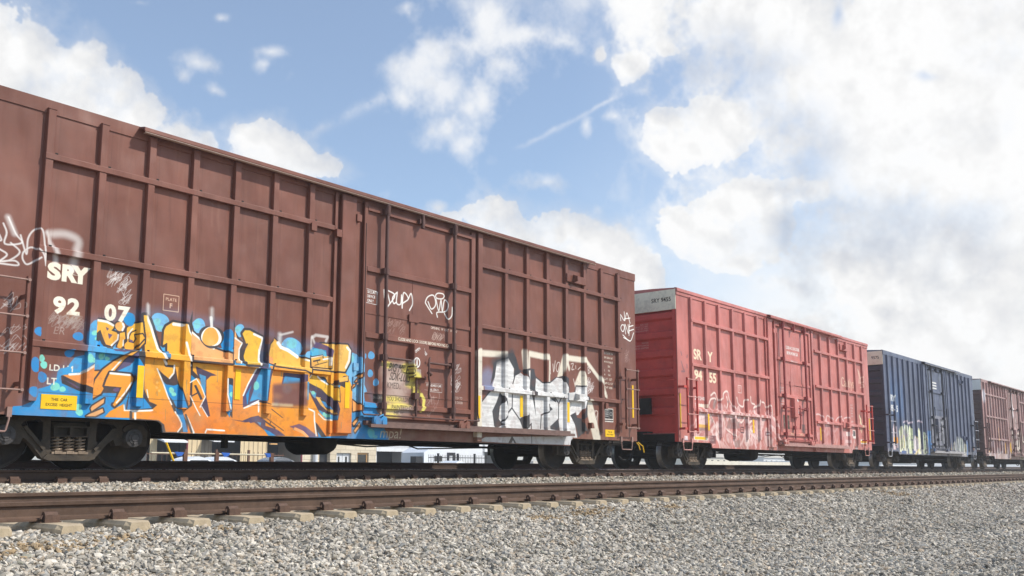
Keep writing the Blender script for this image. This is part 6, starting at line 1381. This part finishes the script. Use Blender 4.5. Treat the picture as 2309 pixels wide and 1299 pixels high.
pipe_rail()
gp = MB(); xa, za = at(375, 998, 28); xb, zb = at(391.5, 1040, 28); gp.tube([(0, 0, 2.2), (xb - xa, 0, zb - za + 2.2 - .0), ((xb - xa)*1.8, 0, GZ - za + 2.2)], .035, 8)
tag(gp.build('guy_pole', M['yellow'], loc=(xa, 28, za - 2.2)), 'slanting yellow guy wire guard beside the guard rail', 'pole')

def parked_car(px0, px1, pyroof, Y, mat, label):
    x0, x1 = bx(px0, Y), bx(px1, Y); zr = bz((px0 + px1)/2, pyroof, Y) - GZ; Lc = 4.5; ox = (x0 + x1)/2
    r = empty('parked_car', (ox, Y, GZ), label, 'car')
    k = zr/1.5; h = (x1 - x0)/2
    side = [(-2.2, .35), (-2.25, .75), (-2.1, .92), (-1.2*1, .98), (1.25, .98), (2.1, .86), (2.25, .6), (2.2, .35)]
    m = MB(); m.plate([(a, z*k) for a, z in side], -.88, .88); m.build('body', mat, r)
    roof = [(-h - .5, .98), (-h, 1.36), (-h + .35, 1.47), (0, 1.5), (h - .35, 1.46), (h, 1.34), (h + .65, .98)]
    m = MB(); v = [(a, -.80 + .12*(z > 1.2), z*k) for a, z in roof] + [(a, .80 - .12*(z > 1.2), z*k) for a, z in roof]; n = len(roof)
    m.poly(v, [(i, i + 1, n + i + 1, n + i) for i in range(n - 1)] + [tuple(range(n))[::-1], tuple(range(n, 2*n))], 0, False); cab = m.build('cabin', mat, r)
    for s in (-1, 1):
        w = MB(); w.poly([(-h - .28, s*.800, 1.03*k), (h + .40, s*.800, 1.03*k), (h - .12, s*.70, 1.33*k), (-h + .12, s*.70, 1.33*k)], [(0, 1, 2, 3)]); w.v = [(a, b + s*.012, c) for a, b, c in w.v]; w.build('side_window', M['glass'], cab)
    for x in (-1.4, 1.4):
        for s in (-1, 1):
            w = MB(); w.lathe([(0, s*.90), (.2, s*.90), (.31, s*.89), (.33, s*.80), (.33, s*.68), (0, s*.68)], 20, x, .33); w.build('wheel', M['iron'], r)
parked_car(406, 455, 1029.5, 40, M['white_paint'], 'white car parked behind the guard rail, left of the other white car')
parked_car(466, 512, 1030, 40, M['white_paint'], 'white car parked behind the guard rail, right of the other white car')
parked_car(600, 642, 1031, 42, M['grey_paint'], 'grey car parked at the right end of the guard rail')
parked_car(1010, 1032, 1039, 38, M['white_paint'], 'low white car just showing its roof before the white warehouse')

def truck_tractor():
    Y = 52.0; x0, x1 = bx(930, Y), bx(975, Y); ox = (x0 + x1)/2; W_ = x1 - x0
    r = empty('truck', (ox, Y, GZ), 'white lorry with a tall rounded cab roof, standing before the garage', 'truck')
    zt, zm = bz(955, 1007, Y) - GZ, bz(955, 1024, Y) - GZ
    side = [(-W_/2, .9), (-W_/2, zm + .1), (-W_*.18, zt - .15), (W_*.1, zt), (W_*.36, zt - .1), (W_*.5, zm + .35), (W_*.5, zm), (W_*.44, zm - .1), (W_*.5, .9)]
    m = MB(); m.plate(side, -1.25, 1.25); m.build('cab', M['white_paint'], r)
    g_ = MB(); g_.box(W_*.02, W_*.40, -1.27, -1.252, 1.5, zm - .15); g_.build('side_window', M['glass'], r)
    m = MB(); m.box(-W_*.75, W_*.55, -1.1, 1.1, .6, .95); m.box(-W_*.5 - .8, -W_*.5 - .1, -1.2, -.6, .9, zm - .2); m.build('chassis', M['iron'], r)
    for x in (-W_*.45, W_*.32):
        for s in (-1, 1): w = MB(); w.lathe([(0, s*1.2), (.3, s*1.2), (.5, s*1.18), (.52, s*.9), (0, s*.9)], 24, x, .52); w.build('wheel', M['iron'], r)
truck_tractor()

# farther right: low pale wall and pale buildings seen under the red and blue cars
def low_wall():
    Y = 70.0; x0, x1 = bx(1560, Y), bx(1830, Y); zt = bz(1700, 1041, Y)
    m = MB(); n = 14
    for i in range(n): m.box(x0 + (x1 - x0)*i/n + .04, x0 + (x1 - x0)*(i + 1)/n, Y, Y + .3, GZ - .1, zt)
    m.box(x0, x1, Y + .02, Y + .28, GZ - .1, zt - .05)
    tag(m.build('low_wall', M['pale_wall']), 'long low pale concrete wall seen under the red boxcar', 'wall')
low_wall()
def far_building(a, b, Y, py, label, mat, roofmat, gable=0, windows=0):
    x0, x1 = bx(a, Y), bx(b, Y); zt = bz((a + b)/2, py, Y); ox = (x0 + x1)/2
    r = empty('far_building', (ox, Y, GZ), label, 'building'); h = zt - GZ; w = (x1 - x0)/2
    m = MB(); m.box(-w, w, 0, 25, -.1, h - .5); m.build('wall', mat, r)
    m = MB(); m.plate([(-w - .3, h - .497), (w + .3, h - .497), (w + .3, h - .2), (0, h + gable), (-w - .3, h - .2)], -.4, 25.4); m.build('roof', roofmat, r)
    for i in range(windows):
        x = -w + 2*w*(i + .5)/windows; q = MB(); q.box(x - w/windows*.28, x + w/windows*.28, -.05, -.003, h*.45, h*.72); q.build('window', M['glass'], r)
far_building(1585, 1665, 110, 1027, 'pale grey-roofed building behind the low wall, leftmost of three', M['pale_wall'], M['roof_grey'], .6, 6)
far_building(1668, 1720, 118, 1031, 'white flat-roofed building behind the low wall, between two others', M['white_metal'], M['white_metal'], 0, 9)
far_building(1722, 1800, 112, 1029, 'white ribbed building behind the low wall, rightmost of three', M['white_metal'], M['roof_grey'], .3, 7)
far_building(1985, 2092, 60, 1038, 'long white container-like shed seen under the blue boxcar', M['white_metal'], M['white_metal'])
far_building(1200, 1480, 66, 1037.5, 'grey white hall seen between the wheels of the brown and red boxcars', M['roof_grey'], M['roof_grey'])

# ------------------------------------------------------------------ air: a thin bright haze
HAZE = 0.0014
hz = MB(); hz.box(-905, 2505, -905, 1805, -2.0, 6.2)
hm = bpy.data.materials.new('haze_air'); hm.use_nodes = True; hm.node_tree.nodes.clear(); hn = NT(hm.node_tree)
hv = hn.add('ShaderNodeVolumePrincipled', ins={'Color': (.93, .95, .97, 1), 'Density': HAZE, 'Anisotropy': .35})
ho = hn.add('ShaderNodeOutputMaterial', ins={1: hv.outputs[0]})
tag(hz.build('haze', hm), kind='stuff')
